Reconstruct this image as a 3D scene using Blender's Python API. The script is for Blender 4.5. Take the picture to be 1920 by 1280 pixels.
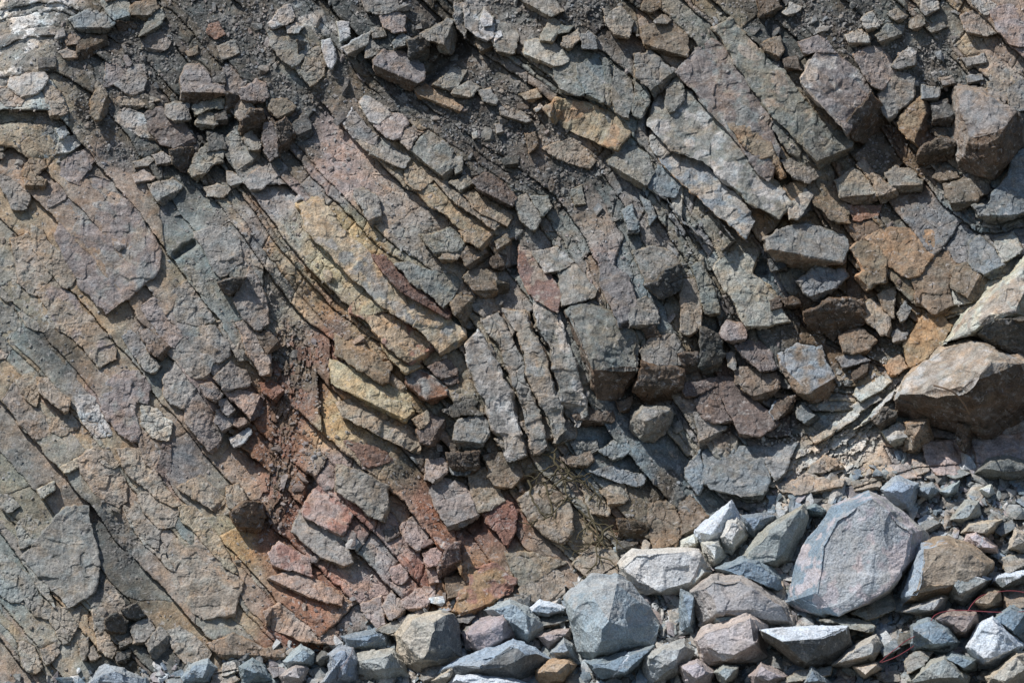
import bpy, bmesh, math, random
import numpy as np

# ------------------------------------------------------------------ camera, world, sun, exposure
for o in list(bpy.data.objects):
    bpy.data.objects.remove(o)
SC = bpy.context.scene
COL = SC.collection
PXM = 120.0            # picture pixels (of a 1920 wide photograph) per metre on the face
DIST = 60.0            # camera distance to the face
CAMZ = 7.0
cam_d = bpy.data.cameras.new("camera")
cam = bpy.data.objects.new("camera", cam_d)
COL.objects.link(cam)
cam.location = (0, -DIST, CAMZ)
cam.rotation_euler = (math.radians(90), 0, 0)
cam_d.sensor_width = 36.0
cam_d.lens = 36.0 * DIST / (1920 / PXM)
cam_d.clip_start = 0.5
cam_d.clip_end = 2000
SC.camera = cam

SUN_TO = np.array([-0.50, -0.11, 0.86]); SUN_TO = SUN_TO / np.linalg.norm(SUN_TO)
elev = math.asin(SUN_TO[2])
world = bpy.data.worlds.new("World"); SC.world = world
world.use_nodes = True
wn = world.node_tree.nodes; wl = world.node_tree.links
sky = wn.new("ShaderNodeTexSky"); sky.sky_type = 'NISHITA'; sky.sun_disc = False
sky.sun_elevation = elev
sky.sun_rotation = math.atan2(SUN_TO[0], SUN_TO[1])
bg = wn["Background"]; bg.inputs[1].default_value = 0.095
wl.new(sky.outputs[0], bg.inputs[0])
sd = bpy.data.lights.new("sun", 'SUN'); sd.energy = 4.8; sd.angle = math.radians(0.5)
sd.color = (1.0, 0.965, 0.93)
so = bpy.data.objects.new("sun", sd); COL.objects.link(so)
from mathutils import Vector
so.rotation_euler = Vector((-SUN_TO[0], -SUN_TO[1], -SUN_TO[2])).to_track_quat('-Z', 'Y').to_euler()
so.location = (0, 0, 40)
SC.view_settings.view_transform = 'Standard'
SC.view_settings.look = 'None'
SC.view_settings.gamma = 1.0
SC.view_settings.use_curve_mapping = False
SC.view_settings.exposure = 0.05
SC.render.engine = 'CYCLES'
SC.cycles.max_bounces = 4
SC.cycles.diffuse_bounces = 3
SC.cycles.glossy_bounces = 1
ALB = 1.12             # photo colour of a sunlit face -> surface colour

rng = np.random.default_rng(11)
random.seed(5)

# ------------------------------------------------------------------ noise helpers (numpy)
def _h(i, j, k, s):
    n = (i.astype(np.int64) * 73856093) ^ (j.astype(np.int64) * 19349663) ^ (k.astype(np.int64) * 83492791) ^ (s * 2654435761)
    n &= 0xffffffff
    n = ((n ^ (n >> 16)) * 0x45d9f3b) & 0xffffffff
    n = ((n ^ (n >> 16)) * 0x45d9f3b) & 0xffffffff
    n = n ^ (n >> 16)
    return (n & 0xffffff).astype(np.float64) / float(0x1000000)

def vnoise(p, s=0):
    f = np.floor(p); i = f.astype(np.int64); t = p - f
    t = t * t * (3 - 2 * t)
    r = 0
    for dx in (0, 1):
        wx = t[:, 0] if dx else 1 - t[:, 0]
        for dy in (0, 1):
            wy = t[:, 1] if dy else 1 - t[:, 1]
            for dz in (0, 1):
                wz = t[:, 2] if dz else 1 - t[:, 2]
                r = r + wx * wy * wz * _h(i[:, 0] + dx, i[:, 1] + dy, i[:, 2] + dz, s)
    return r * 2 - 1

def vnoise2(x, y, s=0):
    fx = np.floor(x); fy = np.floor(y); i = fx.astype(np.int64); j = fy.astype(np.int64)
    tx = x - fx; ty = y - fy
    tx = tx * tx * (3 - 2 * tx); ty = ty * ty * (3 - 2 * ty)
    z = np.zeros_like(i)
    a = _h(i, j, z, s); b = _h(i + 1, j, z, s); c = _h(i, j + 1, z, s); d = _h(i + 1, j + 1, z, s)
    return ((a * (1 - tx) + b * tx) * (1 - ty) + (c * (1 - tx) + d * tx) * ty) * 2 - 1

def fbm2(x, y, s=0, o=4):
    r = 0; a = 1; n = 0
    for k in range(o):
        r = r + a * vnoise2(x, y, s + k * 7); n += a; a *= .5; x = x * 2.03 + 3.1; y = y * 2.03 + 1.7
    return r / n

def facet3(p, s=0, k=24.0):
    """piecewise planar cells that meet in creases: chipped rock facets"""
    f = np.floor(p).astype(np.int64); o = (p - f > .5).astype(np.int64) - 1
    num = np.zeros(len(p)); den = np.full(len(p), 1e-12)
    for dx in (0, 1):
        for dy in (0, 1):
            for dz in (0, 1):
                i = f[:, 0] + o[:, 0] + dx; j = f[:, 1] + o[:, 1] + dy; l = f[:, 2] + o[:, 2] + dz
                d0 = p[:, 0] - i - .2 - .6 * _h(i, j, l, s + 1); d1 = p[:, 1] - j - .2 - .6 * _h(i, j, l, s + 2); d2 = p[:, 2] - l - .2 - .6 * _h(i, j, l, s + 3)
                w = np.exp(-k * (d0 * d0 + d1 * d1 + d2 * d2))
                v = (_h(i, j, l, s + 4) - .5) * 1.0 + (_h(i, j, l, s + 5) - .5) * 2.2 * d0 + (_h(i, j, l, s + 6) - .5) * 2.2 * d1 + (_h(i, j, l, s + 7) - .5) * 2.2 * d2
                num += w * v; den += w
    return num / den

def cells2(x, y, s=0):
    """2-d Voronoi: id hash, d0 d1 from the cell point, distance to border"""
    i0 = np.floor(x).astype(np.int64); j0 = np.floor(y).astype(np.int64)
    b1 = np.full(x.shape, 9e9); b2 = np.full(x.shape, 9e9)
    ci = np.zeros_like(i0); cj = np.zeros_like(j0); ex = np.zeros(x.shape); ey = np.zeros(x.shape)
    z = np.zeros_like(i0)
    for dx in (-1, 0, 1):
        for dy in (-1, 0, 1):
            i = i0 + dx; j = j0 + dy
            ax = x - i - _h(i, j, z, s + 1); ay = y - j - _h(i, j, z, s + 2)
            d = np.sqrt(ax * ax + ay * ay)
            m = d < b1
            b2 = np.where(m, b1, np.minimum(b2, d))
            b1 = np.where(m, d, b1)
            ci[m] = i[m]; cj[m] = j[m]; ex[m] = ax[m]; ey[m] = ay[m]
    return ci, cj, ex, ey, b2 - b1

# ------------------------------------------------------------------ palette (sRGB as photographed in sun)
PAL = {'g': (132, 129, 122), 'G': (123, 125, 119), 'b': (120, 130, 138), 'B': (98, 113, 122), 'p': (134, 120, 117),
       'P': (116, 97, 92), 't': (148, 132, 114), 'T': (130, 108, 84), 'o': (162, 138, 104), 'O': (156, 120, 84),
       'r': (128, 84, 66), 'R': (146, 98, 84), 'w': (162, 157, 150), 'W': (196, 192, 188), 'd': (88, 86, 82),
       'k': (154, 134, 129), 'n': (102, 82, 64), 'y': (172, 150, 112)}
def lin(c):
    c = np.asarray(c, float) / 255
    return np.where(c <= .04045, c / 12.92, ((c + .055) / 1.055) ** 2.4)
def muted(c, s=.58):
    c = np.asarray(c, float); l = c @ np.array([.3, .59, .11])
    return l + (c - l) * s
PALL = {k: lin(muted(v, .64 if k in 'oOyRr' else .58)) * ALB for k, v in PAL.items()}
# ------------------------------------------------------------------ the lie of the land
TOE = np.array([(-300, 1330), (0, 1300), (170, 1285), (400, 1262), (640, 1212), (830, 1160), (1050, 1125), (1170, 1050), (1290, 1035), (1400, 975), (1450, 935),
                (1600, 915), (1720, 875), (1920, 862), (2300, 850)], float)
RAKE = math.tan(math.radians(31))
MACRO = [(0, 0, 0), (60, 100, 12), (200, 60, -8), (380, 120, -4), (300, 250, -10), (560, 60, 0), (560, 260, -14), (640, 40, -4), (760, 90, 0), (830, 120, -34), (800, 170, -18),
 (950, 230, -26), (1060, 300, -26), (980, 370, -20), (860, 200, -16), (900, 320, -20), (760, 260, 4), (820, 400, 10), (860, 460, 8), (960, 470, -26), (870, 580, -16), (780, 560, 18), (600, 440, 18), (700, 640, 12),
 (500, 420, 8), (560, 620, -22), (520, 760, -30), (520, 900, -30), (520, 990, -16), (640, 720, 8), (720, 800, 12), (800, 720, -12), (830, 760, -16), (800, 880, -26), (660, 880, 4), (640, 1040, 0), (760, 1000, -14),
 (900, 700, -6), (1000, 650, 2), (1100, 640, 14), (1180, 720, -10), (1250, 640, 0), (1200, 780, -30), (1000, 820, -14), (900, 860, -22), (900, 980, -16), (1060, 960, -16), (1000, 1080, -10),
 (1150, 880, -22), (1250, 920, -26), (1350, 880, -14), (1300, 740, -18), (1200, 560, 4), (1240, 460, 0), (1200, 230, 8), (1250, 180, -14), (1100, 180, 6), (1350, 150, 4), (1450, 250, 8), (1550, 230, 10), (1620, 290, -24), (1600, 380, -18),
 (1700, 190, -6), (1740, 230, -40), (1850, 220, 12), (1720, 300, -22), (1800, 350, -10), (1480, 420, 8), (1540, 480, -10), (1420, 520, -4), (1560, 600, -18), (1480, 660, -12), (1600, 680, -14), (1680, 500, -4), (1760, 520, 0),
 (1700, 640, -12), (1560, 740, -16), (1450, 800, -16), (1600, 800, -6), (1750, 720, 10), (1880, 600, 20), (1800, 860, -20), (1650, 880, -10), (1500, 900, -10),
 (100, 500, 4), (250, 480, 6), (100, 900, 2), (300, 720, 2), (420, 600, 0), (210, 1020, -12), (300, 1100, -4), (120, 1100, 0), (400, 1000, 4), (400, 1150, 0), (380, 340, -10)]
MX = np.array(MACRO, float)
GX = np.arange(-320, 2260, 20.0); GY = np.arange(-320, 1640, 20.0)
def _macro():
    X, Y = np.meshgrid(GX, GY)
    num = np.zeros_like(X) ; den = np.full_like(X, .02)
    for x, y, h in MX:
        w = np.exp(-((X - x) ** 2 + (Y - y) ** 2) / (2 * 62 ** 2))
        num += w * h; den += w
    t = np.interp(X, TOE[:, 0], TOE[:, 1])
    fade = np.clip((t - Y) / 60 + .3, 0, 1)
    return num / den * 1.6 * fade
MAC = _macro()
def bil(grid, x, y):
    u = np.clip((x - GX[0]) / 20, 0, len(GX) - 1.001); v = np.clip((y - GY[0]) / 20, 0, len(GY) - 1.001)
    i = u.astype(int); j = v.astype(int); u = u - i; v = v - j
    return (grid[j, i] * (1 - u) + grid[j, i + 1] * u) * (1 - v) + (grid[j + 1, i] * (1 - u) + grid[j + 1, i + 1] * u) * v

def base_y(x, y):
    """depth in metres of the smooth rock face or, under the toe line, of the talus"""
    t = np.interp(x, TOE[:, 0], TOE[:, 1])
    up = (t - y)
    yt = (640 - t) / PXM * RAKE
    # soft step from face to talus
    face = yt + up / PXM * RAKE
    tal = yt + up / PXM * 1.25 + .05
    return np.where(up > 0, face, tal) - bil(MAC, x, y) / PXM

def W(x, y, h):
    x = np.asarray(x, float); y = np.asarray(y, float)
    Y = base_y(x, y) - np.asarray(h, float) / PXM
    k = (DIST + Y) / DIST
    return np.stack([(x - 960) / PXM * k, Y, (640 - y) / PXM * k + CAMZ], -1)

DIRS = [(60, 60, -38), (20, 150, -38), (150, 60, 20), (100, 300, 50), (100, 500, 52), (100, 750, 52), (100, 1000, 52), (100, 1200, 52), (300, 800, 54), (300, 600, 53), (300, 400, 50), (400, 250, 50), (300, 100, 45), (500, 450, 56), (600, 480, 50), (750, 580, 40),
 (650, 660, 30), (700, 760, 34), (650, 950, 30), (650, 1080, 32), (450, 1100, 46), (300, 1150, 48), (600, 150, 50), (700, 250, 42), (700, 120, 42), (850, 200, 28), (1000, 250, 28), (1050, 120, 28), (900, 60, 35), (830, 380, 36), (1000, 500, 56), (1100, 600, 60), (1150, 470, 64),
 (900, 700, 60), (950, 770, 62), (1250, 350, 50), (1200, 200, 45), (1350, 300, 48), (1450, 200, 48), (1550, 150, 48), (1700, 200, 52), (1850, 120, 55), (1450, 450, 55), (1400, 550, 60), (1650, 600, 48), (1780, 650, -42), (1600, 820, -42), (1500, 900, -42), (1900, 500, -42),
 (1100, 950, 50), (1300, 850, 45), (1000, 1000, 50), (850, 1000, 50), (1800, 400, 50), (1300, 700, 55), (1700, 850, -10), (1500, 1100, 10), (1000, 1250, 10)]
def _flow():
    """scalar fields across (b) and along (a) the bedding, fitted to the bedding directions"""
    X, Y = np.meshgrid(GX, GY)
    c = np.zeros_like(X); s = np.zeros_like(X)
    for x, y, a in DIRS:
        w = 1 / (((X - x) ** 2 + (Y - y) ** 2) / 3000 + 1) ** 2
        c += w * math.cos(math.radians(a)); s += w * math.sin(math.radians(a))
    n = np.hypot(c, s); c /= n; s /= n
    def solve(gx, gy):
        ex = .5 * (gx[:, 1:] + gx[:, :-1]) * 20; ey = .5 * (gy[1:] + gy[:-1]) * 20
        r = np.zeros_like(gx)
        r[:, :-1] -= ex; r[:, 1:] += ex; r[:-1] -= ey; r[1:] += ey
        N, M = gx.shape
        Cy = np.cos(np.pi * np.outer(np.arange(N), np.arange(N) + .5) / N); Cx = np.cos(np.pi * np.outer(np.arange(M), np.arange(M) + .5) / M)
        Cy /= np.linalg.norm(Cy, axis=1)[:, None]; Cx /= np.linalg.norm(Cx, axis=1)[:, None]
        R = Cy @ r @ Cx.T
        ly = 2 - 2 * np.cos(np.pi * np.arange(N) / N); lx = 2 - 2 * np.cos(np.pi * np.arange(M) / M)
        L = ly[:, None] + lx[None]; L[0, 0] = 1
        R /= L; R[0, 0] = 0
        return Cy.T @ R @ Cx
    return solve(-s, c), solve(c, s)
FB, FA = _flow()

# colours of the ground rock, by place
CPT = """50,50,w 30,130,w 150,60,d 250,100,d 350,60,d 450,100,d 300,200,d 420,250,d 250,260,d 200,170,d 100,250,g 60,330,t 200,330,p 150,400,p 50,450,t 100,550,t 30,600,G 250,480,p 350,500,G 380,600,g
300,600,p 180,600,t 110,650,d 60,700,t 200,750,p 300,700,g 380,700,p 420,620,g 480,650,t 100,800,t 30,850,G 200,850,t 250,950,t 120,1000,g 40,950,G 40,1100,G 120,1150,t 200,1000,d 220,1080,d 300,1000,g 380,1100,t
450,1000,o 430,900,t 350,850,p 450,1150,t 550,1180,r 600,1100,R 520,1000,r 520,850,r 540,750,r 560,680,n 600,650,r 530,600,t 640,800,o 700,850,t 640,880,p 660,960,R 640,1050,g 750,1000,k 700,1130,k 800,1050,R 820,950,R
780,870,d 720,780,o 690,640,o 620,450,y 540,450,t 470,430,p 500,380,p 420,400,g 350,330,d 560,280,d 620,320,p 640,250,p 580,200,d 560,100,g 600,30,d 700,50,d 760,30,d 720,200,d 760,280,t 850,170,d 870,230,d 940,260,d
1000,230,n 1050,270,t 950,330,d 1060,350,d 900,330,d 800,380,g 880,400,o 800,460,G 960,400,G 1050,440,g 1010,520,g 1100,530,p 1130,600,g 900,600,g 950,700,g 1050,720,g 1000,820,t 900,850,t 950,930,T 1050,920,t 1080,1000,t
1000,1060,t 880,1100,O 940,960,R 860,900,g 1130,870,b 1200,850,b 1200,950,T 1250,930,n 1300,900,b 1400,880,b 1230,760,n 1250,650,g 1180,540,b 1230,470,g 1250,380,b 1200,250,G 1120,150,G 1000,100,g 1050,40,d 1150,50,d
1250,60,t 1350,100,G 1350,200,p 1420,260,g 1450,60,d 1550,60,d 1600,120,d 1700,80,g 1800,60,t 1880,60,k 1750,170,d 1850,200,b 1700,260,n 1640,310,n 1700,340,T 1600,340,T 1480,330,t 1400,350,O 1330,330,g 1300,430,b
1350,500,g 1450,560,b 1400,620,d 1500,600,n 1560,620,n 1600,480,T 1680,480,T 1750,420,b 1850,440,b 1700,560,T 1750,640,O 1650,700,T 1550,660,n 1500,720,d 1450,760,p 1350,760,P 1250,800,b 1480,830,d 1560,780,w 1700,700,w
1850,550,w 1600,800,t 1500,880,t 1600,880,t 1700,850,k 1850,840,k 1780,900,d 1700,950,d 1850,920,d 1500,1000,d 1300,1100,d 1700,1120,d 1400,1200,d 1600,1250,d 1800,1100,d 1850,1200,d 1000,1200,d 700,1230,d 300,1270,d 1200,1250,d"""
CPX = [(float(a), float(b), PALL[c]) for a, b, c in (q.split(',') for q in CPT.split())]
CG = np.zeros((len(GY), len(GX), 3))
def _cg():
    X, Y = np.meshgrid(GX, GY); den = np.zeros_like(X)
    for x, y, c in CPX:
        w = 1 / (((X - x) ** 2 + (Y - y) ** 2) / 900 + 1) ** 3
        den += w
        CG[:] += w[..., None] * c
    CG[:] /= den[..., None]
_cg()
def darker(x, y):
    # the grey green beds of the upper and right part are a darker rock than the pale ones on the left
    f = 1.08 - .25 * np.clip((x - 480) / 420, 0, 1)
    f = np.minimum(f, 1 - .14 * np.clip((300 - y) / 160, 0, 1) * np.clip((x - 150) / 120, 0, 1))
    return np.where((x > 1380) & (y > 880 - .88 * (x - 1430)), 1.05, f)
def ground_col(x, y):
    wx = x + 26 * fbm2(x / 45, y / 45, 301, 3); wy = y + 26 * fbm2(x / 45, y / 45, 307, 3)
    return np.stack([bil(CG[..., k], wx, wy) for k in range(3)], -1)

def P2(s):
    return [tuple(float(v) for v in q.split(',')) for q in s.split()]
DIRT = [P2(s) for s in ("100,60 190,20 330,0 330,-80 560,-80 560,0 520,70 600,90 640,170 560,230 440,110 400,100 300,150 230,200 180,270 120,180", "560,150 650,100 645,230 610,300 555,270",
 "640,0 640,-80 780,-80 780,10 840,60 800,100 760,60 700,40", "800,130 900,120 960,150 1020,200 1080,230 1130,330 1060,390 1000,375 940,310 880,260 800,230 760,180", "690,175 780,190 860,260 900,330 960,385 900,350 850,270 760,230",
 "920,0 920,-80 1140,-80 1140,60 1080,60 980,70", "1380,0 1380,-80 1640,-80 1640,40 1760,100 1770,160 1700,150 1620,120 1560,70 1440,50", "1400,370 1450,390 1455,430 1400,435 1365,400", "1620,270 1700,280 1720,330 1660,335",
 "195,950 260,975 275,1070 220,1105", "1660,1010 1710,1015 1700,1090 1670,1100", "1690,870 1930,865 1930,955 1820,965 1740,960", "640,590 700,610 740,680 680,660 620,620", "1020,385 1100,400 1130,450 1060,445", "85,620 130,640 125,700 90,690",
 "375,400 440,390 440,430 400,440", "180,260 260,280 250,330 200,310", "1780,60 1790,160 1730,160 1700,100", "1230,1190 1420,1180 1420,1300 1230,1300", "1640,1170 1740,1150 1740,1210 1640,1210", "480,530 520,560 510,600 490,590")]
SHALE = [P2("520,600 560,610 605,650 590,720 550,790 562,890 548,930 525,1000 490,995 488,930 510,800 502,700")]
FOLI = [P2("1425,950 1490,850 1590,770 1720,665 1700,760 1620,860 1600,910 1500,945")]
STREAK = [P2("505,25 560,5 600,30 640,50 655,95 610,60 560,50 520,60"), P2("855,5 880,-10 920,40 935,75 890,60"), P2("-300,-300 170,-300 150,0 90,70 60,160 0,205 -300,260")]
WEB = [P2("985,930 1060,900 1130,960 1170,1020 1090,1040 1010,1010")]
SMOOTH = [P2("-300,330 250,290 420,420 480,560 500,690 440,880 480,1000 560,1180 400,1330 -300,1330"), P2("980,830 1150,800 1180,1040 900,1130 880,980")]
HOLES = []     # filled in by the tracing below

def poly_mask(X, Y, polys):
    m = np.zeros(X.shape, bool)
    for p in polys:
        p = np.array(p, float)
        bx = (X >= p[:, 0].min()) & (X <= p[:, 0].max()) & (Y >= p[:, 1].min()) & (Y <= p[:, 1].max())
        ii = np.where(bx.ravel())[0]
        if not len(ii): continue
        x = X.ravel()[ii]; y = Y.ravel()[ii]; c = np.zeros(len(ii), bool)
        q = np.roll(p, -1, 0)
        for (x1, y1), (x2, y2) in zip(p, q):
            if y1 == y2: continue
            k = ((y1 > y) != (y2 > y)) & (x < (x2 - x1) * (y - y1) / (y2 - y1) + x1)
            c ^= k
        m.ravel()[ii] |= c
    return m
def blur(m, r):
    m = m.astype(float)
    for _ in range(3):
        for ax in (0, 1):
            c = np.cumsum(np.pad(m, [(r + 1, r) if a == ax else (0, 0) for a in (0, 1)], mode='edge'), ax)
            m = (np.take(c, range(2 * r + 1, c.shape[ax]), ax) - np.take(c, range(0, c.shape[ax] - 2 * r - 1), ax)) / (2 * r + 1)
    return m

def link(name, mesh, mat, loc=(0, 0, 0)):
    o = bpy.data.objects.new(name, mesh); COL.objects.link(o); o.location = loc
    if mat: mesh.materials.append(mat)
    return o
def mesh_np(name, co, faces, colr=None, smooth=False):
    me = bpy.data.meshes.new(name)
    k = faces.shape[1]
    me.vertices.add(len(co)); me.vertices.foreach_set('co', np.ascontiguousarray(co, np.float32).ravel())
    me.loops.add(faces.size); me.loops.foreach_set('vertex_index', np.ascontiguousarray(faces, np.int32).ravel())
    me.polygons.add(len(faces)); me.polygons.foreach_set('loop_start', np.arange(0, faces.size, k, dtype=np.int32))
    me.polygons.foreach_set('use_smooth', np.full(len(faces), smooth))
    me.update(calc_edges=True)
    if colr is not None:
        a = me.color_attributes.new('col', 'FLOAT_COLOR', 'POINT')
        a.data.foreach_set('color', np.concatenate([np.clip(colr, 0, 1), np.ones((len(co), 1))], 1).astype(np.float32).ravel())
    return me

# ------------------------------------------------------------------ materials
def rock_mat(name, mottle=1.0, cracks=1.0, bump=1.0, white=1.0):
    m = bpy.data.materials.new(name); m.use_nodes = True
    nt = m.node_tree; N = nt.nodes; L = nt.links
    bs = N['Principled BSDF']; bs.inputs['Roughness'].default_value = .88; bs.inputs['Specular IOR Level'].default_value = .28
    at = N.new('ShaderNodeAttribute'); at.attribute_name = 'col'
    ge = N.new('ShaderNodeNewGeometry')
    def noise(scale, det, rough=.6, dist=0., off=0):
        mp = N.new('ShaderNodeMapping'); mp.inputs['Location'].default_value = (off, off * 1.7, off * .3)
        L.new(ge.outputs['Position'], mp.inputs[0])
        n = N.new('ShaderNodeTexNoise'); n.inputs['Scale'].default_value = scale; n.inputs['Detail'].default_value = det
        n.inputs['Roughness'].default_value = rough; n.inputs['Distortion'].default_value = dist
        L.new(mp.outputs[0], n.inputs['Vector']); return n.outputs['Fac']
    def ramp(src, a, b, va, vb):
        r = N.new('ShaderNodeMapRange'); r.inputs[1].default_value = a; r.inputs[2].default_value = b
        r.inputs[3].default_value = va; r.inputs[4].default_value = vb
        L.new(src, r.inputs[0]); return r.outputs[0]
    def mix(kind, fac, a, b):
        x = N.new('ShaderNodeMix'); x.data_type = 'RGBA'; x.blend_type = kind
        for sock, v in ((x.inputs[0], fac), (x.inputs[6], a), (x.inputs[7], b)):
            if isinstance(v, (int, float)): sock.default_value = v
            elif isinstance(v, tuple): sock.default_value = v
            else: L.new(v, sock)
        return x.outputs[2]
    c = at.outputs['Color']
    n1 = noise(2.6, 7, .66, .5, 3)
    c = mix('MULTIPLY', ramp(n1, .47, .62, 0, .95 * mottle), c, (1.13, .98, .84, 1))
    n1b = noise(3.1, 7, .66, .6, 23)
    c = mix('MULTIPLY', ramp(n1b, .47, .62, 0, .95 * mottle), c, (.87, .98, 1.05, 1))
    n2 = noise(5.0, 8, .68, .3, 11)
    n2v = ramp(n2, .30, .70, .45, 1.6)
    g = N.new('ShaderNodeCombineColor'); [L.new(n2v, g.inputs[k]) for k in range(3)]
    c = mix('MULTIPLY', .9 * min(1, mottle), c, g.outputs[0])
    n3 = noise(38, 5, .7, 0, 5)
    n3v = ramp(n3, .32, .70, .5, 1.6)
    g3 = N.new('ShaderNodeCombineColor'); [L.new(n3v, g3.inputs[k]) for k in range(3)]
    c = mix('MULTIPLY', .8, c, g3.outputs[0])
    # pale calcite skins and specks
    n4 = noise(3.4, 10, .74, .6, 41)
    c = mix('MIX', ramp(n4, .56, .70, 0, .6 * white), c, (.40, .385, .36, 1))
    n5 = noise(11, 6, .7, .8, 57)
    c = mix('MIX', ramp(n5, .57, .66, 0, .65 * white), c, (.46, .44, .42, 1))
    # dirt caught in hairline cracks
    wv = N.new('ShaderNodeTexNoise'); wv.inputs['Scale'].default_value = 2.2; wv.inputs['Detail'].default_value = 4
    L.new(ge.outputs['Position'], wv.inputs['Vector'])
    ad = N.new('ShaderNodeVectorMath'); ad.operation = 'MULTIPLY_ADD'; ad.inputs[1].default_value = (.55, .55, .55)
    L.new(wv.outputs['Color'], ad.inputs[0]); L.new(ge.outputs['Position'], ad.inputs[2])
    vo = N.new('ShaderNodeTexVoronoi'); vo.feature = 'DISTANCE_TO_EDGE'; vo.inputs['Scale'].default_value = 2.6
    L.new(ad.outputs[0], vo.inputs['Vector'])
    gate = ramp(noise(.9, 3, .5, 0, 77), .52, .62, 0, 1)
    cr = ramp(vo.outputs['Distance'], .0, .012, 1, 0)
    mu = N.new('ShaderNodeMath'); mu.operation = 'MULTIPLY'; L.new(cr, mu.inputs[0]); L.new(gate, mu.inputs[1])
    c = mix('MIX', mu.outputs[0], c, mix('MULTIPLY', .4 * cracks, c, (.30, .26, .22, 1)))
    L.new(c, bs.inputs['Base Color'])
    hs = N.new('ShaderNodeMath'); hs.operation = 'MULTIPLY_ADD'; L.new(n3, hs.inputs[0]); hs.inputs[1].default_value = .35; L.new(n2, hs.inputs[2])
    h2 = N.new('ShaderNodeMath'); h2.operation = 'MULTIPLY_ADD'; L.new(mu.outputs[0], h2.inputs[0]); h2.inputs[1].default_value = -.08 * cracks; L.new(hs.outputs[0], h2.inputs[2])
    bu = N.new('ShaderNodeBump'); bu.inputs['Strength'].default_value = .55 * bump; bu.inputs['Distance'].default_value = .10
    L.new(h2.outputs[0], bu.inputs['Height']); L.new(bu.outputs[0], bs.inputs['Normal'])
    return m
M_CLIFF = rock_mat('cliff_rock')
M_BLOCK = rock_mat('bedded_rock')
M_BOULDER = rock_mat('fresh_rock', .45, .0, .9, .9)
M_GRAVEL = rock_mat('gravel', .5, 0, .5, .6)
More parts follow.
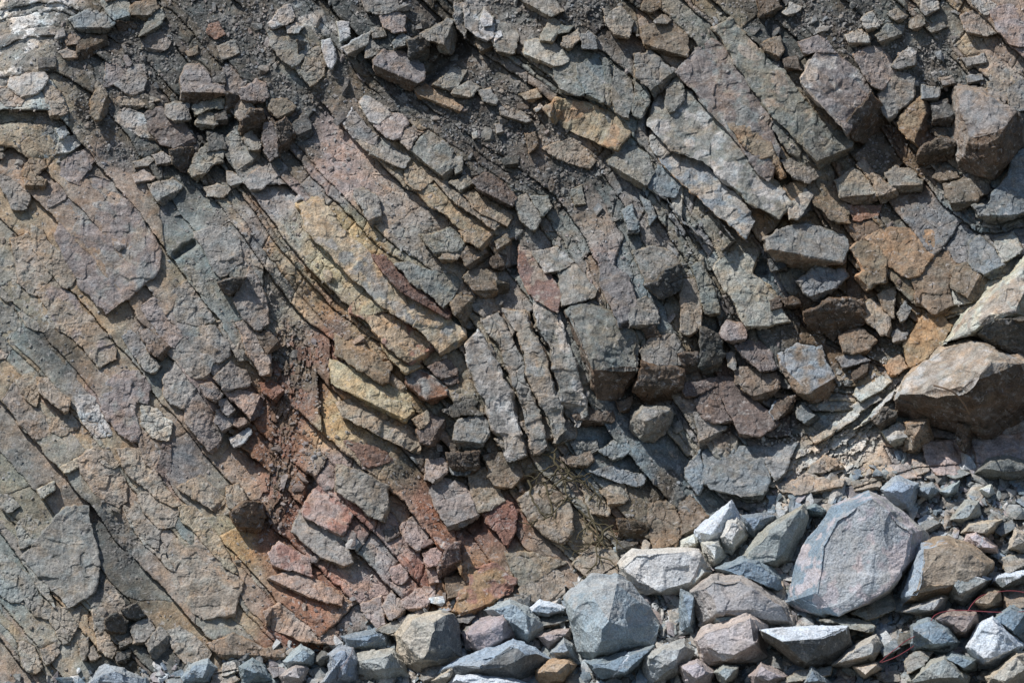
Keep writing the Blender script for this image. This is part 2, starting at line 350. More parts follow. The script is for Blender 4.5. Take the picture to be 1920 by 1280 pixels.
# ------------------------------------------------------------------ the blocks, beds and boulders
# kind|colour|height|outline / inner points with heights|cuts angle:width|tilt|what it looks like
# outlines are in a region's own frame: (x, y) of the region corner, one unit = 1/2.977 picture pixel
ROCKS = {}
ROCKS[0, 0] = """
B|b|30|570,0 700,0 725,40 718,115 640,105 590,60|70:40||blue grey block at the upper left edge beside a brown grey one
B|T|30|730,35 860,-20 885,40 850,60 815,110 740,80|90:40||brown grey block at the top next to the blue grey block
-|g|30|850,60 905,50 920,95 850,185 780,205 820,130|60:30||
B|b|32|385,110 480,60 600,90 640,130 600,175 520,175 430,165|90:45||flat bluish block with a shaded lower face below the top left blocks
-|n|20|650,120 740,130 760,150 700,210 670,190|80:60|-.3,-.6|
S|p|24|805,235 830,200 900,185 960,210 930,265 880,285 805,275|100:25||rounded purple stone lying on dark gravel near the top left
-|T|18|370,215 410,200 445,215 420,250 375,250|80:15||
-|n|24|440,240 490,200 590,200 600,240 520,300 450,340 435,300|60:60||
-|t|20|335,290 380,275 435,300 430,325 370,330|90:18||
B|w|24|60,440 170,415 245,410 265,440 225,500 150,560 100,520 45,480|80:40||pale grey block at the left below the white streaked slope
B|t|22|0,495 60,480 130,560 95,620 60,620 0,545|90:40||tan orange block at the left edge under the pale grey block
B|t|26|235,480 280,475 330,520 380,620 345,660 290,665 260,560|90:30||tan tilted block between dark gravel and orange block on the left
-|d|22|215,330 300,320 305,400 220,405|90:40||
B|T|40|510,560 545,460 590,520 615,610 575,650 535,665 510,625|10:55||narrow upright brown stone with a pointed top and dark right side
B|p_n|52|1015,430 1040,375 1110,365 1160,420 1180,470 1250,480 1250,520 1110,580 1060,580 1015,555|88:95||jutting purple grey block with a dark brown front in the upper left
S|p|22|1255,385 1300,360 1370,345 1400,400 1390,440 1330,500 1330,540 1265,520|110:20||upright purple slab just right of the jutting purple grey block
-|n|22|1260,520 1330,540 1310,640 1265,620|70:40|0,-.5|
-|d|28|1180,395 1250,410 1255,480 1190,480|90:30||
S|p|16|600,360 650,340 700,400 650,460 580,480|60:15||small purple flake lying on gravel left of the jutting block
S|g|18|650,470 740,380 800,370 810,440 790,500 760,530 690,500|60:20||grey tan slab left of the jutting purple grey block
S|t|20|640,560 780,530 880,560 760,600 660,600|90:30||low tan ledge under the grey tan slab in the upper left
B|G|30|1075,600 1195,545 1250,555 1245,600 1150,610 1090,650|90:20||flat greenish block tucked under the jutting purple grey block
B|G|30|1095,690 1110,650 1150,625 1205,650 1210,690 1185,710 1120,715|95:40||small grey green block with dark underside below the jutting block
-|d|28|1205,640 1255,620 1270,690 1210,700|80:40||
D|w*t|24|650,640 700,615 780,640 830,700 860,780 820,770 700,700 655,670|90:20||pale tan bed end below the low tan ledge in the upper left
D|P|40|820,640 900,610 980,660 1060,760 1080,800 1060,825 990,825 900,800 840,720|55:60||purple brown bed running down to a dark square end in the upper left
B|g|36|930,590 1050,580 1060,660 1000,690 930,640|80:40||grey block resting above the end of the purple brown bed
B|n|40|950,840 1075,830 1080,880 1050,960 1010,950 970,910|20:90|-.3,-.3|dark brown pyramid shaped block below the purple brown bed
B|g|34|1090,870 1170,800 1255,840 1240,900 1180,920 1100,1010 1060,960|75:45||triangular grey tan block right of the dark brown pyramid
B|d|32|1160,740 1240,760 1260,830 1200,870 1160,880 1170,800|75:50||dusty dark grey block above the triangular grey tan block
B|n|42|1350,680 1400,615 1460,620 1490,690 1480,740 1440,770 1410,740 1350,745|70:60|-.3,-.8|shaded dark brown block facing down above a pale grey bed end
D|g|44|1270,780 1310,720 1380,830 1440,860 1450,910 1380,965 1320,930 1290,850|45:55||pale grey bed end with a dark face below the shaded brown block
-|g|46|1360,780 1400,735 1450,790 1450,850 1390,830|80:30||
-|t|30|1310,600 1340,560 1400,580 1420,620 1360,700 1320,640|60:20||
B|p|30|1335,500 1430,450 1480,470 1500,540 1400,580 1350,550|90:30||broad purple block above the shaded dark brown block
B|T|36|1510,560 1600,560 1650,600 1620,650 1590,670 1530,640 1500,600|60:45||brown block with gravel on top right of the shaded brown block
B|n|42|1545,690 1590,660 1640,740 1640,820 1560,855 1545,780|50:50|-.3,-.4|dark brown upright block at the right of the upper left recess
B|d|34|1625,700 1690,640 1730,690 1740,740 1690,790 1640,760|60:70||dark grey cube at the right end of the upper left recess
S|P|38|1480,700 1510,690 1545,790 1550,860 1510,890 1475,780|0:15|.2,0|thin purple brown plate standing between two dark blocks
-|g|22|745,910 830,880 860,890 800,940 755,940|80:25||
-|g|22|860,870 900,850 970,890 970,915 880,920|80:20||
B|t|28|745,980 800,950 860,990 820,1025 770,1030|80:35||small tan block lying in gravel below the pale tan bed end
B|g|34|830,1030 960,1000 1010,1040 980,1080 910,1150 860,1090|55:60||grey block with a dark wedge face above the smooth purple slab
S|t|16|100,740 165,700 270,700 210,790 200,860 170,880|60:12||tan jointed slab left of a bluish slab near the left edge
S|b|16|210,790 280,710 330,770 310,860 230,870|60:12||bluish square slab between tan and pale slabs near the left edge
S|w|16|340,770 410,770 480,730 500,770 370,850 320,860|80:15||pale oblong slab right of the bluish square slab
-|w|18|310,720 360,705 380,745 340,775|80:10||
S|p|18|325,930 410,870 500,830 540,880 450,990 440,1030 350,980|60:14||purple slab below the pale oblong slab on the left
S|p|16|260,1090 340,1020 400,1050 330,1130 280,1160|60:14||little purple slab below left of the purple slab
S|b|18|0,980 80,950 155,1100 140,1170 80,1160 20,1050|60:15||pale blue grey slab at the left edge below the brown knob
B|T|28|130,960 165,890 250,890 260,930 200,980 250,1010 240,1060 150,1060|90:40||brown knobbly block between the bluish slab and left edge
S|g|20|1500,180 1640,200 1700,230 1720,270 1650,370 1580,330 1520,250|60:20||grey slab with a dark oval scar left of the white streaked bed at top
-|n|26|1660,230 1710,240 1700,330 1655,365|30:60|-.4,-.3|
B|w*W|26|1505,130 1560,60 1620,30 1640,90 1600,130 1530,165|80:20||white quartz lump at the top left of the white streaked bed
-|w|24|1600,150 1650,130 1690,150 1660,190 1610,180|80:15||
B|W|24|1800,230 1840,220 1870,330 1850,390 1815,320|60:15||small white quartz rib beside the grey scarred slab
S|t|22|1720,300 1780,270 1810,360 1800,420 1740,480 1690,400|60:16||tan brown slab under the small white quartz rib
S|g|22|1370,1020 1400,980 1520,920 1600,900 1590,950 1420,1060|90:20||long grey ledge under the pale grey bed end
-|b|24|1270,960 1330,980 1355,1010 1310,1040 1275,1020|70:20||
-|g|20|1140,1050 1210,1030 1280,1060 1240,1110 1160,1090|80:20||
-|R|16|1170,140 1220,130 1250,190 1215,220 1160,180|60:14||
-|T|14|1040,290 1100,265 1110,300 1050,310|60:14||
-|g|16|1210,260 1300,230 1340,300 1240,330|60:14||
-|p|26|570,-60 850,-60 840,-20 600,0|80:14||
"""
ROCKS[640, 0] = """
S|g|20|115,-20 300,-20 320,40 230,80 140,50|80:15||pale grey slab at the top beside a purple slab on dark gravel
S|k|22|220,90 300,55 350,100 340,150 360,180 310,175 240,140|80:15||pale purple slab on gravel below the pale grey slab at top
B|g|62|445,190 590,110 625,120 640,220 610,300 560,290 540,240 480,215|10:60;95:70||big grey block with a dark right end beside the shadowed hole at top
B|d|40|370,230 440,205 485,230 490,330 440,360 380,330|60:60|-.2,-.4|dark grey block hanging under the big grey block at top
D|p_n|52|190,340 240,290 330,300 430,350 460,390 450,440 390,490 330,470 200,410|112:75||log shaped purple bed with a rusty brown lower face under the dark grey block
B|g|28|140,240 190,240 215,280 175,320 135,320|60:15||grey block left of the log shaped purple bed
-|g|26|165,160 240,170 250,215 180,225|80:20||
B|b|30|290,240 340,190 385,220 360,260 300,270|70:20||blue grey block between the pale purple slab and dark grey block
B|g<W|36|10,270 60,235 165,180 150,220 70,310 40,300|60:35||pale wedge with a white tip left of the grey block at top
B|W|26|-20,130 40,125 45,210 0,240|60:15||white quartz lump above the pale wedge
S|g|30|640,30 690,20 700,90 690,200 660,150 635,90|0:15||thin upright grey slab at the head of the white crusted bed
D|g*W|36|690,30 740,30 800,60 840,100 840,200 800,230 740,170 700,150|110:25||white crusted head of the long pale bed at top centre
-|W|44|800,60 840,100 835,140 800,150 780,110|80:10||
B|T|34|760,180 840,230 850,270 790,300 760,250|60:25||brown block under the white crusted bed head
D|g|32|850,110 940,150 980,200 960,290 900,300 860,250 845,180|100:25||grey middle length of the long pale bed at top centre
-|W|44|845,185 890,170 890,200 860,235|80:10||
D|w|30|1030,240 1080,230 1180,250 1250,300 1260,340 1180,370 1060,330 1030,290|110:30||pale lower length of the long bed before the green slabs at top centre
B|t|34|1120,200 1160,100 1220,120 1195,200 1165,245 1115,230|95:25||squarish grey tan block standing on gravel above the green slabs
-|G|30|1225,140 1290,150 1260,185 1215,195|80:15||
B|t|32|1240,210 1320,170 1325,220 1270,280 1235,250|70:22||tan block between the squarish block and blue green stone at top
B|b|30|1330,200 1380,180 1420,220 1425,280 1350,270|70:18||blue green rounded stone above the green slabs at top
S|G|30|1190,350 1310,330 1330,420 1350,530 1240,510 1200,440|115:22||grey green slab left of the long vertical crack at top centre
S|b|32|1320,360 1430,340 1470,420 1460,580 1380,540 1330,430|115:22||blue green slab right of the long vertical crack at top centre
-|G|28|1450,330 1480,340 1520,500 1500,600 1465,570|100:20||
S|G|36|1530,380 1600,440 1625,540 1600,670 1540,620 1520,520|100:25||green pointed slab ending over the ochre bed
B|G|52|1640,310 1720,290 1830,380 1870,400 1760,560 1720,480 1640,420|42:75||grey green block with a big dark right facet at top centre
B|G|36|1640,430 1700,470 1720,570 1660,670 1630,640 1640,540|100:25||narrow green block below the block with dark facet
B|G|34|1820,490 1880,420 1910,500 1905,560 1850,640 1810,580|70:25||green splintered block right of the dark facet block
S|t|22|1470,60 1560,50 1620,120 1600,200 1540,200 1480,120|100:20||tan grey slab near the top above the green slabs
S|T|30|1680,160 1800,130 1930,110 1930,310 1780,290 1700,250|105:35||wide brownish slab at top right of centre with a dark lower edge
B|g|36|1750,120 1790,90 1840,110 1800,140|90:20||small grey wedge lying on the wide brownish slab
B|T|28|1690,10 1780,-10 1780,40 1720,80 1680,50|90:25||brown stone at the top edge above the wide brownish slab
D|g|30|1010,0 1150,-20 1230,60 1150,90 1040,30|120:30||grey bed at the top edge with a shaded lower side
S|g|26|510,480 620,390 690,400 640,480 610,500|110:18||dusty slab beside the shadow of the big grey block
B|g|30|640,490 720,460 770,490 730,530 680,550 620,520|100:28||grey jointed block below the dusty slab
B|g|28|760,500 830,500 870,560 860,590 800,560|100:20||small block at the end of the grey jointed row
D|O|26|415,500 470,480 600,560 670,600 650,620 540,580 440,540|110:30||rusty orange log of rock lying in the gravel at top centre
-|t|26|1000,530 1090,500 1110,540 1050,570|80:30||
D|g|20|890,590 1000,630 1050,670 1010,680 900,640|105:20||low grey bed half buried in gravel left of the ochre bed
D|o*O|32|1150,610 1200,560 1290,580 1400,600 1560,660 1610,740 1540,830 1470,800 1330,740 1210,690|118:30||broad ochre bed with orange stain under the green pointed slab
B|w|28|100,570 140,540 260,610 270,640 190,700 140,640|110:20||pale top block of the jointed bed in the upper middle
B|k|34|190,700 270,640 330,640 370,690 310,785 250,760|75:22||purple tan second block of the jointed bed in the upper middle
B|t|36|330,770 370,710 450,740 385,840|75:18||narrow tan third block of the jointed bed in the upper middle
B|G|42|385,840 490,740 560,790 620,850 640,950 590,1010 500,930 420,880|45:45;130:20||greenish end block of the jointed bed in the upper middle
-|g|40|625,870 670,880 670,960 640,970|60:15||
B|g<W|26|20,690 60,600 130,690 200,760 180,820 100,790|110:20||white tipped start of the bed beside the jointed bed
D|g|28|100,790 200,760 310,850 370,890 350,930 280,920 180,860|115:22||grey bed running below the jointed bed in the upper middle
B|t|36|610,1020 700,980 740,1030 680,1080|55:32||tan block in the gravel just past the greenish end block
D|o|22|360,950 430,930 510,1000 430,1060 370,1020|100:15||ochre bed start below the grey bed in the upper middle
D|o|26|430,1060 510,1000 640,1100 780,1200 870,1300 700,1300 560,1170|120:18||long ochre bed running to the dark ended blocks in the middle
D|t|34|520,1000 560,1010 700,1100 880,1250 850,1280 700,1160|120:14||narrow tan bed lying along the long ochre bed
D|P|36|740,1010 800,975 900,1030 970,1110 940,1160 850,1110 770,1060|115:30||purple tan bed dipping into gravel in the middle
D|o|26|690,1090 740,1070 860,1150 950,1210 920,1260 820,1210|115:18||ochre bed beneath the purple tan bed in the middle
B|g|28|960,1120 1030,1090 1060,1130 1110,1220 1080,1290 1010,1230|70:20||grey block left of a crack below the gravel bowl
B|G|28|1060,1100 1150,1100 1170,1150 1110,1220|70:20||grey green block right of a crack below the gravel bowl
-|g|24|1290,1060 1340,1040 1360,1140 1310,1150|80:14||
D|G|34|1500,900 1590,800 1700,860 1740,960 1690,1050 1600,1000|120:40||tan green bed end right of the gravel bowl
B|w|26|1730,760 1840,760 1860,830 1800,890 1730,820|70:15||pale grey block right of the broad ochre bed
-|w|26|1740,690 1840,670 1900,700 1840,780|70:15||
S|b|24|1720,1040 1780,900 1900,960 1905,1010 1850,1110 1780,1090|100:18||blue grey slab right of the tan green bed end
-|b|26|1570,1180 1620,1140 1650,1230 1660,1300 1600,1300|80:14||
-|b|24|1670,1090 1720,1130 1750,1210 1720,1260|80:14||
-|w|22|1840,1110 1905,1030 1905,1250|100:14||
B|g|44|80,1060 160,1070 210,1120 215,1230 170,1270 120,1150 75,1100|60:60||grey block with dark lower face on top of the yellow bed
S|t|14|1130,830 1290,780 1410,900 1380,940 1270,900|100:14||pinkish tan slab low in the gravel bowl
B|d|22|900,890 990,870 980,930 920,930|80:30||dark flat stone lying in the gravel bowl
T|T|30|1030,750 1080,740 1095,830 1050,850|40:25||small brown stone standing upright in the gravel bowl
-|g|20|860,700 890,690 900,740 870,745|70:14||
-|w|16|735,745 755,735 755,770 740,775|70:8||
-|w|26|1085,610 1110,585 1120,600 1090,625|70:8||
"""
ROCKS[1280, 0] = """
B|n|34|420,-20 540,-20 545,40 500,90 430,95|60:40||dark brown block at the top edge right of centre
-|w|26|560,70 600,20 660,40 610,90|70:25||
B|w|34|1340,-20 1410,-20 1430,50 1370,95 1340,60|60:25||pale grey stone at the top edge on the scree
B|w|36|1000,110 1060,70 1110,130 1040,180|75:35||pale round stone on the scree below the top edge
B|g|36|1150,80 1200,55 1250,90 1210,130|70:35||grey stone on the scree right of the pale round stone
B|g|38|1080,200 1140,140 1230,150 1220,190 1120,260|65:45||long grey stone lying slanted on the scree
B|w|34|915,200 980,170 1040,210 1040,250 950,260|85:30||pale flat stone on the scree beside the slanted grey stone
B|t|30|1270,110 1330,85 1350,130 1310,170 1270,150|70:25||tan stone on the scree near the pale grey stone
-|g|26|1370,160 1450,120 1470,150 1400,190|70:20||
S|t|30|1560,90 1640,60 1720,130 1740,180 1660,200 1580,160|100:22||tan orange slab at the upper right corner
S|k|32|1720,60 1830,30 1930,100 1930,250 1850,260 1760,160|100:22||pinkish grey slab at the upper right corner
-|w|30|1620,20 1680,-10 1750,30 1690,90|80:15||
B|T|42|440,250 540,210 560,280 530,340 460,280|115:40||brown block at the head of the tall striped block
B|n|44|560,330 640,320 660,390 580,395|100:35||small brown block above the tall striped block
S|p|32|655,240 780,200 850,290 760,280 680,300|110:20||purple slab dusted with gravel above the tall striped block
D|p*w<t|58|670,440 760,280 850,290 1000,430 1050,500 970,610 930,760 800,600 700,540|138:40;45:40||tall purple and white striped block with a tan left edge
B|n|48|970,610 1050,520 1110,590 1150,680 1110,750 1020,800 950,770 925,680|40:90|-.4,-.5|dark brown end block under the tall striped block
D|G|58|680,760 790,685 940,785 940,850 800,940 770,925 690,840|58:58;140:18||grey green block with a sharp square dark end at upper right
S|k|30|960,310 1040,270 1120,280 1190,380 1100,500 1050,450|115:18||pale purple slab right of the tall striped block
B|g|40|1095,530 1180,400 1290,440 1290,540 1200,620 1160,690|60:45;130:25||grey block with dark lower face right of the dark brown end
-|g|34|1170,370 1230,290 1300,300 1290,370 1220,390|75:20||
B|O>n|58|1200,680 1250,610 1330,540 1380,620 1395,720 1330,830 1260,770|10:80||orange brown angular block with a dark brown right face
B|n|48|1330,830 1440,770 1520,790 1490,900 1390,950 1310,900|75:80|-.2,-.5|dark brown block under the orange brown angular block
B|d|44|1390,580 1470,565 1510,640 1480,710 1400,690|70:80||dark grey block in the recess left of the giant block
-|b|44|1340,480 1430,490 1430,530 1400,570 1340,550|80:40||
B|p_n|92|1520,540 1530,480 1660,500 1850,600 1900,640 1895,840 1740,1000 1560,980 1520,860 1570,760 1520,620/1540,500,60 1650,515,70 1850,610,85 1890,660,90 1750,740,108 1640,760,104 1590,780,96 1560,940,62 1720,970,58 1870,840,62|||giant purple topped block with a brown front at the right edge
S|t|34|1710,500 1760,390 1810,400 1820,530 1770,590 1730,570|100:20||tan slab behind the giant purple topped block
S|g|36|1825,490 1930,440 1930,600 1840,620|100:20||grey slab at the right edge behind the giant block
O|b|70|1620,1150 1700,1140 1860,870 1930,820 1930,1180 1760,1250 1650,1200|85:60||smooth bluish boulder at the right edge under the giant block
B|T|52|1460,1030 1600,990 1710,1010 1720,1060 1620,1130 1530,1180 1490,1110|80:70||brown grey block left of the smooth bluish boulder
D|O|52|260,690 350,640 480,800 560,980 540,990 440,880 330,800|130:30||bright orange rough edge of a bed at upper right
B|g_T|46|855,1010 950,940 1040,1010 1080,1090 1070,1130 990,1145 880,1100|82:75||grey topped cube with a brown front in the rusty row
B|t|44|970,920 1010,890 1070,980 1180,1050 1195,1100 1110,1130 1060,1010|65:55||tan ridged block in the rusty row beside the grey topped cube
B|g|42|1140,970 1190,930 1270,950 1335,1010 1330,1070 1200,1080|85:55||grey block at the right of the rusty row
S|T|26|690,1010 790,1000 890,1080 930,1240 860,1240 750,1140|100:20||smooth brown slab left of the rusty row
S|R|14|920,1150 1100,1150 1080,1200 960,1230|100:14||reddish earth crusted ledge under the rusty row
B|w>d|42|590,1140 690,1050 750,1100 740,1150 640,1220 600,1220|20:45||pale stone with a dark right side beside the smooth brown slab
-|O|30|560,1050 690,1010 680,1050 590,1190 550,1190|70:14||
S|g|30|560,900 640,880 770,970 700,1010 640,1000|110:18||grey slab above the smooth brown slab
-|T|30|1400,990 1440,930 1520,960 1540,990 1450,1020|75:25||
-|n|30|1230,620 1310,600 1300,560 1260,560|75:25||
-|g|30|1430,440 1500,430 1520,480 1460,480|75:25||
-|g|30|1560,330 1680,300 1700,370 1600,380|75:35||
-|b|30|1590,430 1670,420 1680,460 1600,475|75:25||
-|w|26|1210,300 1260,270 1300,290 1290,310 1230,330|75:15||
"""
ROCKS[0, 852] = """
D|p*G|34|1272,136 1305,95 1335,75 1375,117 1405,155 1440,200 1437,235 1460,280 1440,340 1400,285 1360,235 1310,177|118:10||long purple grey bed on the upper right, first above the bright orange edge
D|G*t|30|1340,55 1370,40 1410,85 1460,127 1490,165 1515,200 1542,235 1515,280 1480,245 1435,195 1380,115|118:10||long tan green bed running down to the square dark end at upper right
D|g*w|32|1220,235 1232,195 1270,152 1310,200 1360,235 1400,290 1460,345 1480,380 1460,405 1410,380 1375,345 1320,300 1260,280|118:10||long pale grey bed with dark joints directly under the bright orange edge
D|w*b<O|34|1222,250 1260,280 1320,310 1385,370 1412,415 1395,445 1340,395 1285,345 1237,295|120:12||long whitish mottled bed with a rusty lower edge left of the rusty row
D|b*g|34|1205,300 1240,305 1285,355 1340,405 1375,450 1350,465 1305,430 1260,380 1220,340|120:12||narrow blue grey bed below the long whitish mottled bed
R|g*w|40|872,650 896,620 938,690 966,770 984,852 948,865 920,790 893,722|150:18;-30:12||smooth pale grey rib just right of the dark joint, leftmost of the upright slabs
R|g*t|30|904,602 936,582 975,668 1004,760 1030,842 998,850 976,765 946,680|150:14;-30:10||long grey rib with white and tan patches second in the set of upright slabs
R|t*g|44|944,580 986,584 1028,690 1062,806 1040,834 1012,755 984,664|150:16;-30:14||long tan grey rib third in the set of upright slabs
R|G*w|34|996,550 1036,560 1074,660 1104,778 1078,802 1040,700 1006,612|150:14;-30:14||pale grey green rib beside the large dark fronted block
"""
ROCKS[0, 430] = """
S|p*g|14|491,-298 625,-268 774,-89 893,104 878,223 714,372 595,476 447,298 327,30 372,-149|60:14|.05,.04|large smooth purple grey slab in the left part
D|t|18|70,60 150,30 250,180 280,260 230,330 190,370 110,290 90,150|110:14||tan bed left of the large smooth purple slab
D|t|20|180,-20 230,10 300,120 340,150 420,270 370,330 330,290 260,200 200,100|110:14||narrow tan bed touching the large smooth purple slab
D|t*p|20|220,350 300,280 360,340 500,490 640,670 640,720 560,770 460,640 340,560 280,450|110:16||long tan and purple bed below the large smooth purple slab
S|t|14|110,470 180,370 290,470 310,540 250,560 170,550|110:12||tan grey slab left of the long tan and purple bed
S|G|12|-20,400 60,450 130,560 100,640 40,680 -20,640|80:12||pale greenish slab at the left edge
S|g|14|-20,150 60,190 110,290 100,370 40,400 -20,330|80:12||grey slab at the left edge above the pale greenish slab
D|p|22|790,420 870,380 960,470 1010,600 970,660 900,590 830,490|110:14||purple tongue shaped bed right of the small dark pits
S|g*t|18|950,360 1050,290 1140,440 1190,500 1120,540 1000,520|100:14||tan stained slab right of the purple tongue shaped bed
S|G|22|1030,190 1120,120 1200,270 1230,320 1180,400 1110,330|100:14||grey green slab above the tan stained slab
S|p|24|1370,290 1400,200 1480,400 1490,520 1440,560 1370,490 1310,390|100:15||purple grey slab just left of the gravel pocket by the ochre fold
B|n|34|1220,300 1370,270 1310,370 1260,350|60:25|-.2,-.6|dark wedge shaped overhang left of the purple grey slab
S|g|34|1090,20 1220,-20 1330,60 1340,180 1250,270 1200,230|70:22||gravel dusted grey slab above the dark wedge overhang
S|b|24|690,600 730,570 830,650 840,700 770,715|70:15||bluish smooth slab beside the small dark cube
-|b|24|770,720 830,690 895,760 860,800 820,790|70:15||
B|T|34|780,570 830,560 940,650 940,690 900,730 840,680|40:40||tan topped block with a small dark cube end in the left part
S|G|20|890,640 1000,560 1200,550 1270,640 1280,700 1180,740 1160,820 1080,820 1000,720|60:24|.06,.05|smooth grey green slab with a dark notch at its right end
S|g|24|1220,520 1310,490 1390,640 1390,720 1340,740 1290,650|80:16||grey slab between the smooth grey green slab and pinkish bed
D|k|30|1330,530 1380,510 1500,680 1500,810 1460,800 1390,690|70:20||pinkish bed beside the top of the red shale gully
B|n|40|1440,590 1500,570 1545,620 1560,670 1500,690|30:50||brown knob overhanging the top of the red shale gully
B|G|30|1200,830 1290,740 1370,790 1400,850 1350,890 1250,890|75:20||grey green block above the row of dark ended blocks on the left
B|r|44|1450,860 1510,850 1575,900 1580,930 1545,960 1470,900|40:35||reddish block pointing into the red shale gully
B|g>P|46|1250,910 1340,890 1440,930 1480,960 1470,1020 1400,1060 1330,980|10:60||grey block with a dark maroon right end by the red shale gully
-|g|36|1120,870 1180,860 1240,920 1220,960 1150,930|60:22||
B|b|40|1220,950 1265,945 1330,1030 1300,1050 1240,1000|40:40||small blue grey block with a dark end in the row by the gully
-|g|38|1320,1060 1380,1050 1390,1090 1340,1110 1310,1090|60:22||
B|b|34|1210,1010 1260,1000 1320,1090 1250,1130 1200,1070|60:20||blue grey block at the lower end of the row by the gully
S|t|36|1040,1000 1090,900 1150,950 1220,1080 1240,1140 1190,1250 1120,1170 1050,1080|45:40||tan grey slab ending in a dark face above the jointed row
-|W|34|1330,1150 1390,1110 1400,1130 1350,1200 1310,1210 1290,1170|60:14||
S|p*g|20|560,920 690,790 770,800 830,880 820,970 750,950 740,1010 780,1130 740,1180 650,1110 580,1010|100:16||large flat purple slab with a rounded top in the lower left
S|g|24|920,840 1000,720 1090,880 1050,1000 960,960 920,920|90:16||grey purple slab under the smooth grey green slab
S|w|18|790,980 870,1010 950,1080 940,1180 850,1150 800,1080|80:14||rough whitish patch of rock beside the large flat purple slab
D|p|30|20,950 80,860 170,950 290,1110 270,1140 200,1170 120,1080|115:16||purple bed in steps near the left edge
S|t|26|140,800 220,910 200,990 150,940 100,850|100:14||tan flake above the purple stepped bed near the left edge
B|t|34|210,830 260,830 350,930 385,950 370,1030 290,960 220,900|60:25||tan block with dark ends near the left edge
S|t|20|270,1060 400,1040 430,1100 350,1150 290,1120|80:14||small tan slab under the tan block with dark ends
S|w|16|420,940 520,930 560,1040 620,1140 560,1160 470,1080|90:14||pale greenish slab left of the large flat purple slab
D|k|24|-20,640 40,690 20,720 -20,720|80:10||small pale bed stub at the left edge
S|t|18|520,1180 570,1160 700,1290 620,1330 540,1270|100:14||ochre tan slab under the pale greenish slab
D|t|18|760,1140 800,1130 900,1300 880,1380 820,1300|100:14||tan strip of bed right of the large flat purple slab
S|P|20|910,1180 940,1190 945,1310 940,1400 880,1330|100:14||dark purple upright slab by the grey jointed pit
"""
